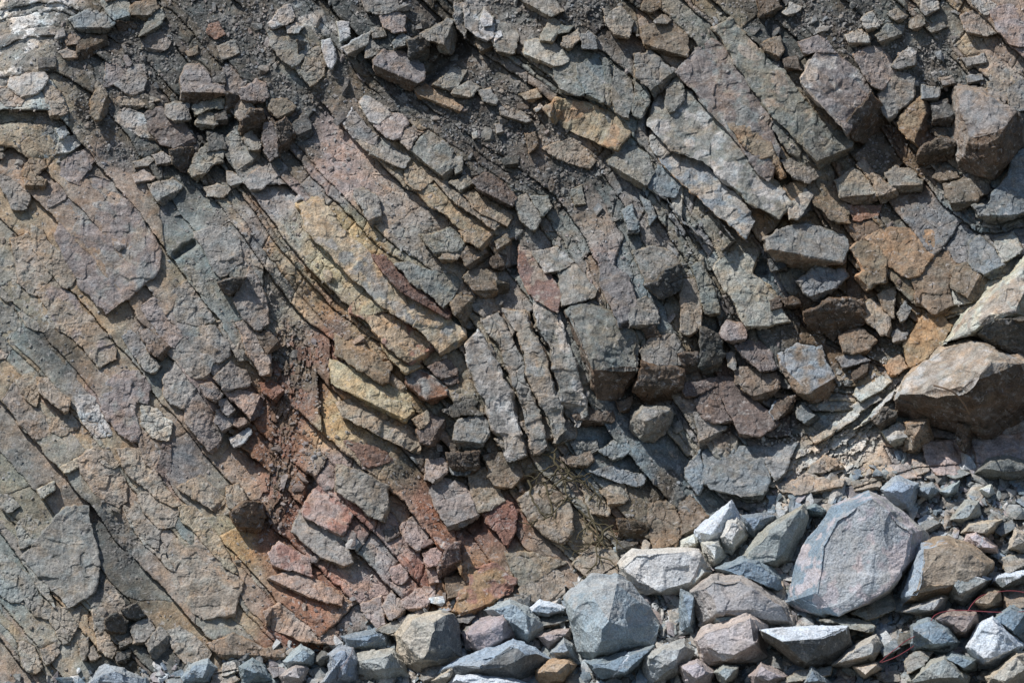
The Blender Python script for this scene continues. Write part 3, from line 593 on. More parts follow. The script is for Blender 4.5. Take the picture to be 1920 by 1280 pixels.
ROCKS[640, 430] = """
D|y*g|30|-235,-135 -120,-175 0,0 60,60 180,170 330,330 500,450 680,570 680,640 560,690 530,640 400,520 250,430 60,250 -60,120 -190,0|50:48||long yellow mottled bed curving down to a square dark end in the middle
D|o*R|34|70,410 110,400 230,470 400,560 540,650 550,680 450,770 360,720 240,620 150,500 60,460|48:50||ochre bed with red spots ending just left of the yellow bed end
D|o|38|230,640 300,640 440,770 375,810 310,740|60:30||short yellow bed stub below the ochre bed end
D|T|24|-30,590 100,650 230,750 290,750 250,860 120,780 -20,690|70:25||tan bed covered with dark gravel left of the short yellow stub
D|y|28|-60,730 100,790 240,860 380,930 400,1040 370,1070 240,1010 100,930 -50,850|115:26;40:30||greenish yellow bed above two parallel thin beds in the middle
D|t|24|-20,970 40,960 200,1060 380,1130 440,1180 430,1260 300,1180 150,1100 20,1040|115:18;40:30||tan bed lowest of the parallel beds right of the red gully
D|r|36|180,150 230,150 330,260 450,340 560,430 610,460 590,500 480,430 370,360 240,230|118:18||narrow brick red bed edge along the yellow mottled bed
S|G|32|310,200 370,190 480,240 640,260 660,300 620,370 580,440 520,370 420,300|40:20||grey green slab above the narrow brick red bed edge
B|g|48|440,30 600,-10 690,60 670,110 560,180 510,110|82:75||grey block with a shaded scoop face above the cluster of brown cubes
B|t|52|550,160 590,90 670,110 655,150 590,190|90:40||light tan cube at the left of the cluster of brown cubes
B|T|50|675,150 700,90 790,110 830,150 800,190 750,235 700,200|45:60||brown cube in the middle of the cluster under the ochre bed end
-|n|46|830,170 870,140 920,150 900,230 850,210|60:40||
B|o|50|660,10 740,-40 830,0 860,30 850,80 810,130 700,60|30:55||ochre end of the long bed hanging over the brown cubes
B|T|52|865,70 920,30 945,80 880,130|50:35||small brown cube at the right edge of the cluster
B|T|56|680,270 720,230 860,240 870,290 860,390 800,400 760,350|80:85||large ochre brown block with a dark front below the brown cubes
-|d|44|870,290 930,310 920,360 880,380|70:60|-.2,-.4|
B|T|54|610,420 660,370 780,380 775,450 720,540 680,540 640,480|30:95||grey brown block with a wide dark right face above the yellow bed end
B|r^g|46|360,830 420,780 480,800 580,880 590,930 510,970 440,940 370,880|70:40;130:25||red sided block with a grey top under the short yellow stub
B|P|32|490,770 590,730 640,780 640,840 570,840|70:40||maroon brown block right of the red sided block
-|P|26|570,850 650,800 650,850 620,880|70:30||
K|G_n|96|1240,470 1290,430 1400,420 1530,480 1670,630 1660,800 1560,940 1460,970 1380,900 1330,680 1250,560|80:285;160:60||large grey block with a dark overhanging front near the centre
S|g|26|1210,220 1290,190 1420,340 1410,370 1290,400 1240,430 1230,330|80:20||grey slab above the large dark fronted block
S|g*w|26|1070,130 1200,110 1290,180 1210,220 1150,240|80:16||white flecked slab right of the red striped edge
D|R*t|26|1000,100 1060,150 1160,260 1220,370 1200,460 1120,420 1050,340 1000,240|120:20||red tan striped slab beside the deep shadowed gap in the middle
D|p|40|1430,100 1450,80 1500,200 1580,260 1640,400 1600,540 1560,550 1500,400 1450,280|90:16||purple tan bed leading down to a round grey end
B|g|54|1580,420 1700,380 1760,450 1770,520 1700,570 1620,540|78:65||round grey bed end with a small dark facet near the centre
S|g|34|1640,130 1740,100 1840,130 1890,200 1780,260 1770,300 1720,330 1700,260 1660,180|80:15||grey slab above the dark oval face
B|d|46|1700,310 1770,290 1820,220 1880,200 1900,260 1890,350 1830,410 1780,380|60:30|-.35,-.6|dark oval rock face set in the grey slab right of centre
B|g|42|1670,680 1740,590 1860,590 1905,680 1890,770 1780,780 1700,760|88:35||rough grey block right of the large dark fronted block
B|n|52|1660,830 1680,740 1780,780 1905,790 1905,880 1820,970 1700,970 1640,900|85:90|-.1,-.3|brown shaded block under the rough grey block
O|g|64|1620,1040 1680,990 1840,990 1860,1030 1800,1130 1740,1180 1660,1170 1615,1110/1635,1045,45 1690,1000,50 1700,1070,66 1680,1150,40 1830,1010,44 1780,1090,40|||loose light grey boulder split into light and dark halves by the heap
B|b|54|640,1100 660,1060 790,1040 820,1080 820,1150 780,1220 680,1230 630,1170|92:75||bluish cube with a dark front below the upright slabs
B|d|44|650,1050 740,990 790,1030 740,1050|90:30||dark chip on top of the bluish cube
-|d|30|560,1010 700,950 760,960 740,1020 660,1060|80:30||
B|P|48|430,1120 470,1040 570,1060 580,1130 520,1200 440,1190|20:50||red brown block left of the bluish cube
-|T|28|810,1000 900,1000 930,1060 920,1130 850,1120|80:14||
B|G|38|860,1170 1000,1120 1020,1180 1000,1250 930,1250|80:55||mossy brown block right of the bluish cube
S|t|20|1000,1080 1150,1050 1180,1130 1160,1170 1060,1160|80:16||tan slab at the foot of the upright slabs
S|t|22|1180,1050 1300,1090 1300,1170 1200,1190|70:16||tan slab below the pale grey green rib
B|n|42|1300,1040 1420,990 1510,1020 1520,1060 1440,1090 1350,1090|90:45||dark brown low block under the large dark fronted block
-|n|30|1540,960 1620,930 1600,1020 1560,1010|70:30||
S|n|20|1690,560 1740,540 1780,600 1740,640|70:30|0,-.4|shaded brown chip under the round grey bed end
-|t|46|400,1060 480,1010 490,1100 440,1110|40:30||
-|g|30|1280,1190 1420,1180 1440,1240 1330,1270|70:20||
-|b|30|1440,1230 1520,1180 1620,1230 1530,1290|70:20||
-|r|22|10,1180 150,1210 280,1290 140,1330|110:20||
"""
ROCKS[1280, 430] = """
D|b_T|64|480,110 470,60 550,10 690,-30 900,40 920,100 880,180 760,190 690,215 560,190|95:105||grey blue bed end with a tan brown front right of centre
S|w|36|180,210 300,130 400,160 380,250 440,300 480,350 560,470 590,510 460,540 370,560 330,470 280,370 220,290|85:35||pale bluish white slab with a dark hollow right of centre
B|k|48|210,580 250,510 340,530 360,590 300,640 220,600|85:40||pale purple stone perched left of the purple grey plate
S|P|44|300,650 400,620 480,680 510,770 450,790 340,700|85:15||striped purple grey plate under the pale bluish slab
B|T|50|290,790 370,770 520,800 540,870 440,965 380,920 300,860|70:65||rough brown block under the striped purple grey plate
K|T^b|76|540,700 640,640 770,660 820,760 870,850 800,950 720,960 620,880 560,790|50:110;110:50||big brown boulder with a bluish top left of the fault
B|b|48|640,290 740,210 900,230 920,260 830,340 760,400 680,350|65:55||grey blue pale block under the grey blue bed end
B|n|44|680,460 820,390 1000,400 1030,500 960,560 860,600 760,570 690,510|85:100|-.15,-.45|rough dark brown rock mass below the grey blue pale block
B|T<O|50|940,110 1000,60 1100,100 1140,160 1140,290 1070,300 1030,330 960,270 1020,240|0:20;140:30||brown block with a bright orange left strip right of centre
S|O|24|1030,50 1100,10 1400,0 1400,100 1330,230 1280,270 1160,200 1130,130|80:20||wide orange tan slab below the giant block
S|T|30|1280,250 1360,230 1400,140 1480,130 1520,220 1470,310 1500,420 1420,480 1320,400 1300,310|60:25||brown slab left of the angular brown block by the fault
B|T|58|1500,240 1570,190 1640,230 1720,280 1700,360 1620,400 1570,360 1500,320|15:110||angular brown block with a dark right half above the fault
B|b|48|1600,80 1660,40 1710,80 1790,200 1740,280 1640,230 1600,180|60:70||dark blue grey block above the angular brown block
B|w|40|1740,60 1840,20 1890,110 1830,160 1780,200|70:22||pale tan block at the right edge above the fault
B|t|46|1010,420 1050,390 1150,460 1170,600 1110,580 1040,520|15:45||tan block with a narrow dark right side left of the fault
S|t|32|1100,370 1190,320 1180,490 1130,440|70:14||pale tan wedge above the tan block left of the fault
S|O|28|1240,640 1350,480 1420,460 1490,540 1450,620 1340,720 1270,760|110:10||flat orange tan slab lying along the fault
B|O|26|1130,760 1220,700 1250,770 1170,820|100:20||small orange block at the lower end of the flat slab
O|w*t|100|1425,640 1600,440 1905,165 1990,100 1990,480 1905,480 1700,495 1640,560 1590,600/1450,640,40 1610,460,56 1905,190,62 1905,440,104 1705,480,100 1650,550,84 1590,590,66|||long pale fault slab slanting down from the right edge
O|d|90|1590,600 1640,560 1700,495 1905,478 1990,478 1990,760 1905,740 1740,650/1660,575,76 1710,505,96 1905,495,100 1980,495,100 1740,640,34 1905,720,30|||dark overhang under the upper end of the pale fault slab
O|t*w_n|120|1440,650 1580,610 1700,632 1905,742 1990,760 1990,1060 1905,1090 1720,1170 1600,1150 1440,1100 1210,1040 1170,950 1250,830/1450,660,50 1580,625,60 1690,645,76 1650,745,124 1560,880,132 1400,858,112 1255,840,70 1890,745,96 1200,960,60 1440,1060,50 1720,1130,44|||huge tan topped boulder with a dark shadowed front at the right
S|w|34|990,860 1100,830 1160,850 1000,950 960,920|60:14||pale flaky slab at the lower end of the fault
-|w|30|940,990 1080,930 1110,950 980,1030|60:14||
-|w|32|830,1090 960,1010 980,1030 870,1120|60:14||
-|w|36|1110,960 1180,900 1170,930 1020,1080 960,1110|60:14||
-|t|28|720,1160 840,1090 860,1110 740,1190|60:14||
-|w|36|1190,900 1290,800 1330,790 1220,900|60:14||
B|w|58|1120,1130 1200,1080 1250,1120 1250,1170 1190,1210|70:60||small pale topped wedge under the huge tan topped boulder
B|d|50|1060,1060 1120,1000 1190,1020 1180,1090 1110,1110|60:50|-.2,-.3|small dark block under the left end of the huge boulder
O|T|62|1240,1080 1370,1060 1390,1170 1300,1250 1240,1230/1255,1090,40 1345,1080,60 1300,1150,56 1280,1230,30 1370,1160,30|||pointed brown block below the huge tan topped boulder
B|n|54|1540,1090 1610,1110 1630,1180 1580,1240 1540,1190|20:50|-.2,-.4|narrow dark brown spike below the huge boulder
S|P|40|200,840 250,820 400,950 530,1080 430,1150 330,1140 290,1060 230,950|100:15||smooth purple slab leaning in the shadow left of the fault
B|P|38|70,950 110,880 190,880 290,1080 180,1080 90,1020|80:25||purple block left of the smooth leaning purple slab
B|G|40|60,1020 200,1090 240,1100 190,1180 100,1220 90,1120|60:60||grey green wedge below the purple block
B|n<b|46|490,1020 520,960 640,930 600,1020 510,1060|40:35||brown block with a bluish left side right of the purple slab
B|B|42|640,1000 680,980 760,1050 700,1090 640,1050|50:35||dark blue block at the tail of the fault
S|G|28|60,210 100,190 150,290 190,410 200,470 130,460 100,320|80:16||tan greenish slab left of the pale bluish white slab
S|t|28|-10,290 60,280 110,420 90,540 30,590 0,560|80:16||tan grey slab left of the tan greenish slab
B|d|36|100,550 200,600 230,700 150,830 90,760|70:60|-.1,-.2|dark grey brown block left of the striped purple plate
-|n|34|-20,700 80,690 90,810 10,820|70:60|-.1,-.4|
-|n|38|490,400 540,380 560,450 500,460|70:30||
-|n|38|560,390 640,380 660,430 580,430|80:30||
-|d|36|480,170 560,170 580,230 500,230|70:30||
-|P|34|-10,870 90,855 190,830 190,870 30,940|90:20||
-|T|40|880,590 1010,560 1080,620 1000,700 900,680|70:30||
-|b|40|860,720 960,690 1040,730 900,780|80:20||
-|b|44|1170,590 1200,560 1250,580 1240,620 1180,630|70:25||
-|b|40|1200,470 1240,410 1270,440 1220,520|70:15||
-|n|40|950,790 1040,740 1020,830 970,860|50:40||
-|g|36|240,690 290,690 300,790 260,760|80:20||
"""
ROCKS[0, 850] = """
S|G|22|270,420 370,310 490,300 545,640 500,780 390,860 130,580|70:16|.05,.05|huge smooth grey green slab near the lower left corner
D|t|24|130,600 170,560 250,720 310,860 270,800 190,680|120:10||thin tan edge along the huge smooth grey green slab
D|t|24|440,40 520,-20 600,-20 700,170 700,260 650,300 560,240 480,130|115:16||tan bed above the gravelly pit in the lower left
D|t|28|690,290 760,330 880,510 970,650 940,640 850,530 740,400|115:16||long thin tan bed edge right of the gravelly pit
D|t|26|660,-20 780,-20 900,170 1000,280 950,290 840,200 720,110|115:14||pale tan bed above the twin dark pits in the lower left
S|g|26|730,260 780,290 890,400 880,540 820,480 740,340|100:14||grey tan slab left of the twin dark pits
S|t|26|780,240 880,180 1000,290 970,400 900,420 820,330|90:16||tan slab above the twin dark pits
D|o|26|1000,290 1100,320 1200,440 1250,540 1330,680 1260,620 1130,470 1020,370|110:14||ochre bed running down right of the twin dark pits
S|t|34|1000,190 1120,130 1180,190 1260,270 1290,340 1230,330 1130,260|100:18||tan grey slab beside the red brown block at the gully foot
B|r|40|1290,330 1370,270 1460,280 1475,350 1440,460 1380,440 1310,380|90:40|-.2,-.7|shaded red brown block at the foot of the red shale gully
B|t|44|1270,190 1330,170 1370,250 1300,320 1270,270|70:25||pale tan block perched above the shaded red brown block
S|t|14|890,500 980,480 1060,520 1200,520 1230,620 1350,720 1300,900 1150,920 1080,880 970,700|80:20|.04,.05|big rough tan slab above the rubble heap at the lower left
S|G|24|510,820 600,720 690,840 680,900 600,950 560,1010 530,930|70:20||grey green slab above the dark cube hollows at the lower left
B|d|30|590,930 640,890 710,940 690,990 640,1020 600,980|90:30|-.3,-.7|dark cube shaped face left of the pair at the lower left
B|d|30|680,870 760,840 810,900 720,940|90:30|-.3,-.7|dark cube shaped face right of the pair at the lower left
B|g|28|730,970 830,920 860,980 800,1060 750,1060|80:20||grey cracked block below the dark cube faces
B|g|40|820,1060 890,970 950,1030 970,1080 890,1150 850,1130|35:85||grey block with a dark right face beside the tan slab at lower left
-|d|34|670,1060 730,1020 745,1080 680,1100|60:40||
-|d|30|660,1110 730,1090 700,1170 660,1160|60:40||
S|t|24|920,1000 1000,970 1090,1040 1175,1110 1160,1140 1060,1180 980,1090|80:25||clean tan slab just above the rubble heap at lower left
B|T|26|1160,1060 1300,1010 1480,1090 1590,1090 1590,1150 1480,1170 1270,1150|90:60||brown rough fronted block just above the rubble heap at lower left
S|k*R|26|1690,310 1790,170 1905,230 1960,330 1905,460 1800,400 1700,350|110:18||smooth pinkish red slab below the red shale gully
S|k*R|26|1510,560 1560,500 1720,590 1740,680 1640,640 1530,630|110:20||small red slab below the smooth pinkish red slab
S|g|18|1640,430 1680,330 1800,400 1900,460 1960,600 1905,620 1800,570 1700,480|110:15||grey slab between two red slabs under the gully
D|t|24|1500,700 1640,660 1780,720 1905,800 1905,840 1750,790 1600,740|115:18||reddish tan bed low under the gully
D|t|26|1480,880 1560,850 1700,930 1880,1000 1880,1060 1700,1040 1500,960|115:22||broad tan bed lowest above the rubble heap
-|t|18|-20,230 60,240 110,290 60,330 10,300|80:12||
S|t|20|130,330 210,380 190,480 120,530 100,420|80:14||tan slab at the left edge beside the huge grey green slab
B|y|28|210,200 300,160 300,200 240,250|80:14||pale yellow stone stuck on the face at lower left
-|y|26|340,80 430,30 430,70 360,110|80:12||
S|G|18|-20,540 100,640 150,790 90,830 -20,760|80:14||grey green slab at the left edge below the thin tan edge
S|G|20|100,640 190,690 210,800 300,870 280,920 200,900 140,800|80:14||narrow grey green slab along the thin tan edge
S|g|26|300,850 440,860 430,950 380,1060 330,1020 290,930|80:20||grey fractured slab below the huge grey green slab
B|G|38|440,1050 490,1030 500,1120 460,1150|20:25||upper thin green fin standing in a crack at lower left
B|G|38|490,1110 520,1080 555,1130 510,1160|80:20||lower green fin standing in a crack at lower left
-|t|20|100,1050 190,1080 230,1200 200,1230 130,1180|80:14||
-|g|22|230,1090 310,1060 330,1110 260,1180|80:14||
S|t|26|520,840 545,850 570,990 640,1090 620,1140 560,1100 530,930|120:10||tan upright slab right of the crack with green fins
"""
ROCKS[640, 850] = """
S|G|28|-20,70 90,100 250,190 270,310 240,370 160,340 60,250 -20,200|20:35|.05,.05|grey green slab above the pinkish red slab in the lower middle
B|k|46|480,40 570,30 590,90 540,170 470,140|50:40||pinkish grey block above the grey jointed block in the lower middle
-|b|36|600,60 740,80 700,120 620,110|80:16||
B|n|48|590,0 770,-10 765,80 700,130 620,80|85:60|-.1,-.4|dark block under the bluish cube in the lower middle
B|g|40|490,200 560,130 690,180 760,340 690,410 600,430 560,360 520,270|65:50||grey jointed block with an ochre right edge in the lower middle
S|t|22|720,130 800,90 870,190 900,260 780,330 740,250|80:20||tan slab above the red stained patch
S|T|28|800,20 850,0 940,0 1000,120 950,180 880,190 830,120|100:25||brown tan slab left of the web of dark roots
B|R*r|26|790,330 880,280 930,260 980,320 970,430 930,520 870,430 820,390|80:25||bright red stained lump in the lower middle
S|k|22|330,410 400,360 460,390 480,460 430,540 370,480|80:18||dull pink slab left of the maroon block
S|k/W|34|490,390 560,440 620,480 640,510 600,540 530,470|110:14||pink edge with white crystals above the maroon block
B|P|38|540,640 600,520 660,500 660,600 620,680 560,700|60:50|-.3,-.5|maroon shaded block in the lower middle
B|k|32|460,560 560,520 550,620 490,640|80:16||pale pink stone left of the maroon block
-|k|26|470,620 520,640 540,720 500,730|80:16||
-|k|22|280,640 330,620 370,690 330,740 290,700|80:18||
B|k|32|330,830 420,760 520,740 520,790 470,840 400,880|85:30||pink stone just above the heap in the lower middle
B|k|38|235,850 280,770 360,850 340,910 270,920|40:30||pink pyramid stone just above the heap in the lower middle
B|k|28|110,840 220,800 250,960 200,970 140,900|60:20||pinkish upright stone left of the pink pyramid stone
-|P|24|240,430 310,410 320,460 260,510|60:30||
-|P|24|450,480 520,470 500,520 460,520|60:30||
B|O*R|32|700,640 850,610 980,700 950,780 830,830 730,900 620,880 660,780 720,740|70:40||orange and red stained block just above the heap
S|T|28|590,700 690,690 690,760 600,810|80:20||small tan block left of the orange and red stained block
S|t#n|18|1000,260 1100,180 1260,250 1280,330 1280,440 1240,500 1180,470 1060,380|90:16|.04,.04|tan face under a web of dark dry roots in the lower middle
S|t|16|1000,760 1170,620 1240,700 1240,800 1030,830|80:12||tan slab just above the tallest blue boulder
S|t|14|920,560 1070,560 1250,610 1160,650 1000,740|80:12||smooth tan slab below the web of dark roots
S|t|18|1300,620 1400,520 1530,560 1540,680 1400,690|80:14||tan slab left of the speckled sandy boulder
B|T|34|1230,20 1390,-10 1400,40 1360,85 1270,60|85:35||brown tan rounded block above the web of dark roots
S|t|28|1340,160 1400,230 1500,300 1480,350 1400,320|100:14||tan wedge right of the web of dark roots
B|t|34|1450,210 1580,160 1600,240 1580,270 1500,300|85:30||tan block right of the tan wedge
S|b|24|1400,100 1520,80 1700,120 1680,180 1550,150|80:16||bluish slab above the tan block in the lower middle
B|T|34|1720,280 1850,250 1870,330 1890,460 1830,530 1740,530 1720,400|70:25||tan brown block above the speckled sandy boulder
B|n|36|1540,370 1640,380 1720,400 1680,480 1560,490|90:60|-.1,-.4|dark brown flaky block above the left end of the sandy boulder
-|d|30|1550,490 1660,480 1600,560 1550,570|70:60||
O|w|56|1535,610 1620,540 1900,530 1990,540 2050,640 2040,700 1980,760 1900,790 1780,800 1640,760/1560,620,36 1640,560,44 1900,550,50 2000,600,50 1950,720,56 1780,760,56 1650,720,44|||speckled sandy cream boulder behind the tallest blue boulder
O|b^g|90|1250,800 1330,720 1400,680 1450,720 1540,690 1610,720 1760,930 1770,960 1740,1060 1640,1075 1530,1130 1400,1165 1320,1100 1270,900/1300,870,40 1400,770,62 1540,720,46 1480,985,118 1420,1100,78 1680,1000,36|||tallest blue grey boulder standing in the middle of the rubble heap
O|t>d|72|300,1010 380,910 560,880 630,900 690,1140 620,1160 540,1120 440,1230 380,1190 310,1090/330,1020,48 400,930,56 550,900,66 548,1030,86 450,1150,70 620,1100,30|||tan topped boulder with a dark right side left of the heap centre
O|B|50|0,1020 200,980 260,1010 250,1090 150,1080 40,1090/30,1030,30 190,1000,44 130,1060,44 240,1040,28|||low blue green boulder left of the tan topped boulder
O|g|54|70,1130 120,1110 290,1090 360,1170 370,1240 250,1290 100,1220/130,1130,40 280,1110,52 240,1200,50 350,1200,30|||purple grey boulder at the bottom edge left of the tan topped boulder
O|p|64|680,1010 760,940 900,890 980,980 970,1030 920,1040 860,1100 760,1110 690,1090/720,1000,40 820,950,60 905,920,70 900,1030,60 790,1080,50|||purple grey boulder with a flat dark right facet left of the tallest boulder
O|b|56|800,870 940,820 1040,860 1060,920 1130,960 1040,1070 970,1030 940,900/850,870,36 950,840,46 1030,890,54 1040,1000,54|||blue grey boulder on the crest left of the tallest boulder
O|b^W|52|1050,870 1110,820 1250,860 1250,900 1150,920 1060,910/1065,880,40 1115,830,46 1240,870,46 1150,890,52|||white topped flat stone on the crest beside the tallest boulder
O|d^b|72|480,1280 560,1200 700,1150 760,1110 960,1040 1080,1090 1190,1160 1060,1260 900,1300/600,1200,50 780,1130,64 950,1060,66 1070,1110,66 760,1200,80 1000,1180,74|||dark layered boulder leaning at the bottom centre
T|O|66|1080,1210 1160,1150 1270,1150 1310,1180 1240,1270 1110,1290/1100,1210,50 1165,1170,58 1260,1170,58 1200,1220,72 1230,1250,60|||peach orange stone at the bottom edge in the middle
O|W|72|600,1290 640,1230 760,1230 950,1260 1100,1300 900,1360 650,1350/640,1260,56 760,1245,64 940,1275,66 800,1320,80|||whitish flat topped stone at the bottom edge left of the peach stone
O|b|60|1170,1110 1240,1030 1290,1070 1340,1180 1200,1150/1190,1105,48 1245,1050,56 1270,1110,60|||pale blue triangular stone left below the tallest boulder
O|B/W|60|1360,1160 1420,1170 1560,1140 1740,1075 1720,1120 1690,1180 1600,1250 1450,1250/1400,1180,50 1560,1160,56 1710,1100,50 1580,1220,66|||blue green slab with a white vein under the tallest boulder
O|g|64|1700,1130 1800,1080 1910,1040 1960,1100 1905,1230 1720,1290 1690,1200/1720,1140,48 1800,1100,54 1900,1070,56 1850,1190,68|||speckled grey boulder at the bottom right of the tallest boulder
-|b|40|1050,920 1200,890 1260,930 1180,960 1100,950|80:20||
O|p|50|1100,1020 1200,990 1270,980 1270,1030 1160,1090/1120,1020,40 1200,1000,46 1250,1010,46 1170,1050,50|||grey tan stone below the white topped flat stone
-|B|46|620,940 700,875 735,910 720,940|40:20||
-|B|40|320,920 400,895 420,920 340,950|60:20||
-|b|44|670,1000 700,970 740,960 720,1010|60:20||
-|g|50|200,980 300,930 360,960 310,1010 260,1000|60:20||
-|g|50|450,1160 520,1190 620,1190 580,1220 480,1280 440,1250|80:40||
O|t|66|500,1270 600,1190 680,1170 620,1260 560,1300/540,1255,52 610,1200,60 600,1240,64|||grey tan stone in front of the tan topped boulder
O|b/P|60|-70,1120 -10,1080 60,1090 110,1180 90,1290 -60,1290/-50,1130,46 0,1095,52 50,1130,56 20,1230,60|||tall grey boulder at the bottom edge with a purple crack
"""
ROCKS[0, 851] = """
O|b|56|490,1280 570,1180 680,1200 800,1265 820,1310 500,1320/530,1270,40 580,1200,50 680,1220,52 700,1280,60|||blue grey boulder at the bottom left end of the heap
O|b|56|1010,1250 1060,1180 1160,1150 1210,1200 1180,1270 1020,1290/1040,1240,42 1080,1185,50 1160,1170,52 1130,1250,58|||smooth blue rounded boulder in the left part of the heap
O|B|54|1340,1190 1410,1150 1480,1190 1530,1270 1360,1290/1360,1200,44 1410,1170,50 1450,1230,56|||dark blue diamond shaped boulder in the left part of the heap
O|b|50|1580,1150 1680,1070 1750,1110 1750,1180 1620,1200/1600,1155,38 1680,1090,46 1740,1120,40 1690,1160,52|||blue pyramid boulder on the crest in the left part of the heap
O|d|50|1750,1160 1800,1110 1880,1120 1800,1190/1770,1160,40 1805,1125,46 1850,1130,42|||dark grey wedge beside the blue pyramid boulder
O|b|60|1790,1280 1905,1110 1930,1120 1930,1300/1810,1270,50 1900,1140,56|||big grey boulder cut by the bottom edge left of the purple crack boulder
O|p|54|1560,1240 1650,1180 1720,1200 1680,1290 1580,1290/1590,1240,44 1650,1195,50 1670,1250,54|||purple grey stone below the blue pyramid boulder
-|w|46|1250,1180 1300,1160 1330,1210 1300,1240 1240,1230|60:30||
-|b|46|1500,1200 1580,1190 1590,1230 1530,1240|60:20||
-|g|46|1190,1230 1250,1190 1330,1260 1300,1300 1190,1290|60:30||
-|b|46|930,1270 1000,1250 1030,1300 930,1300|60:30||
"""
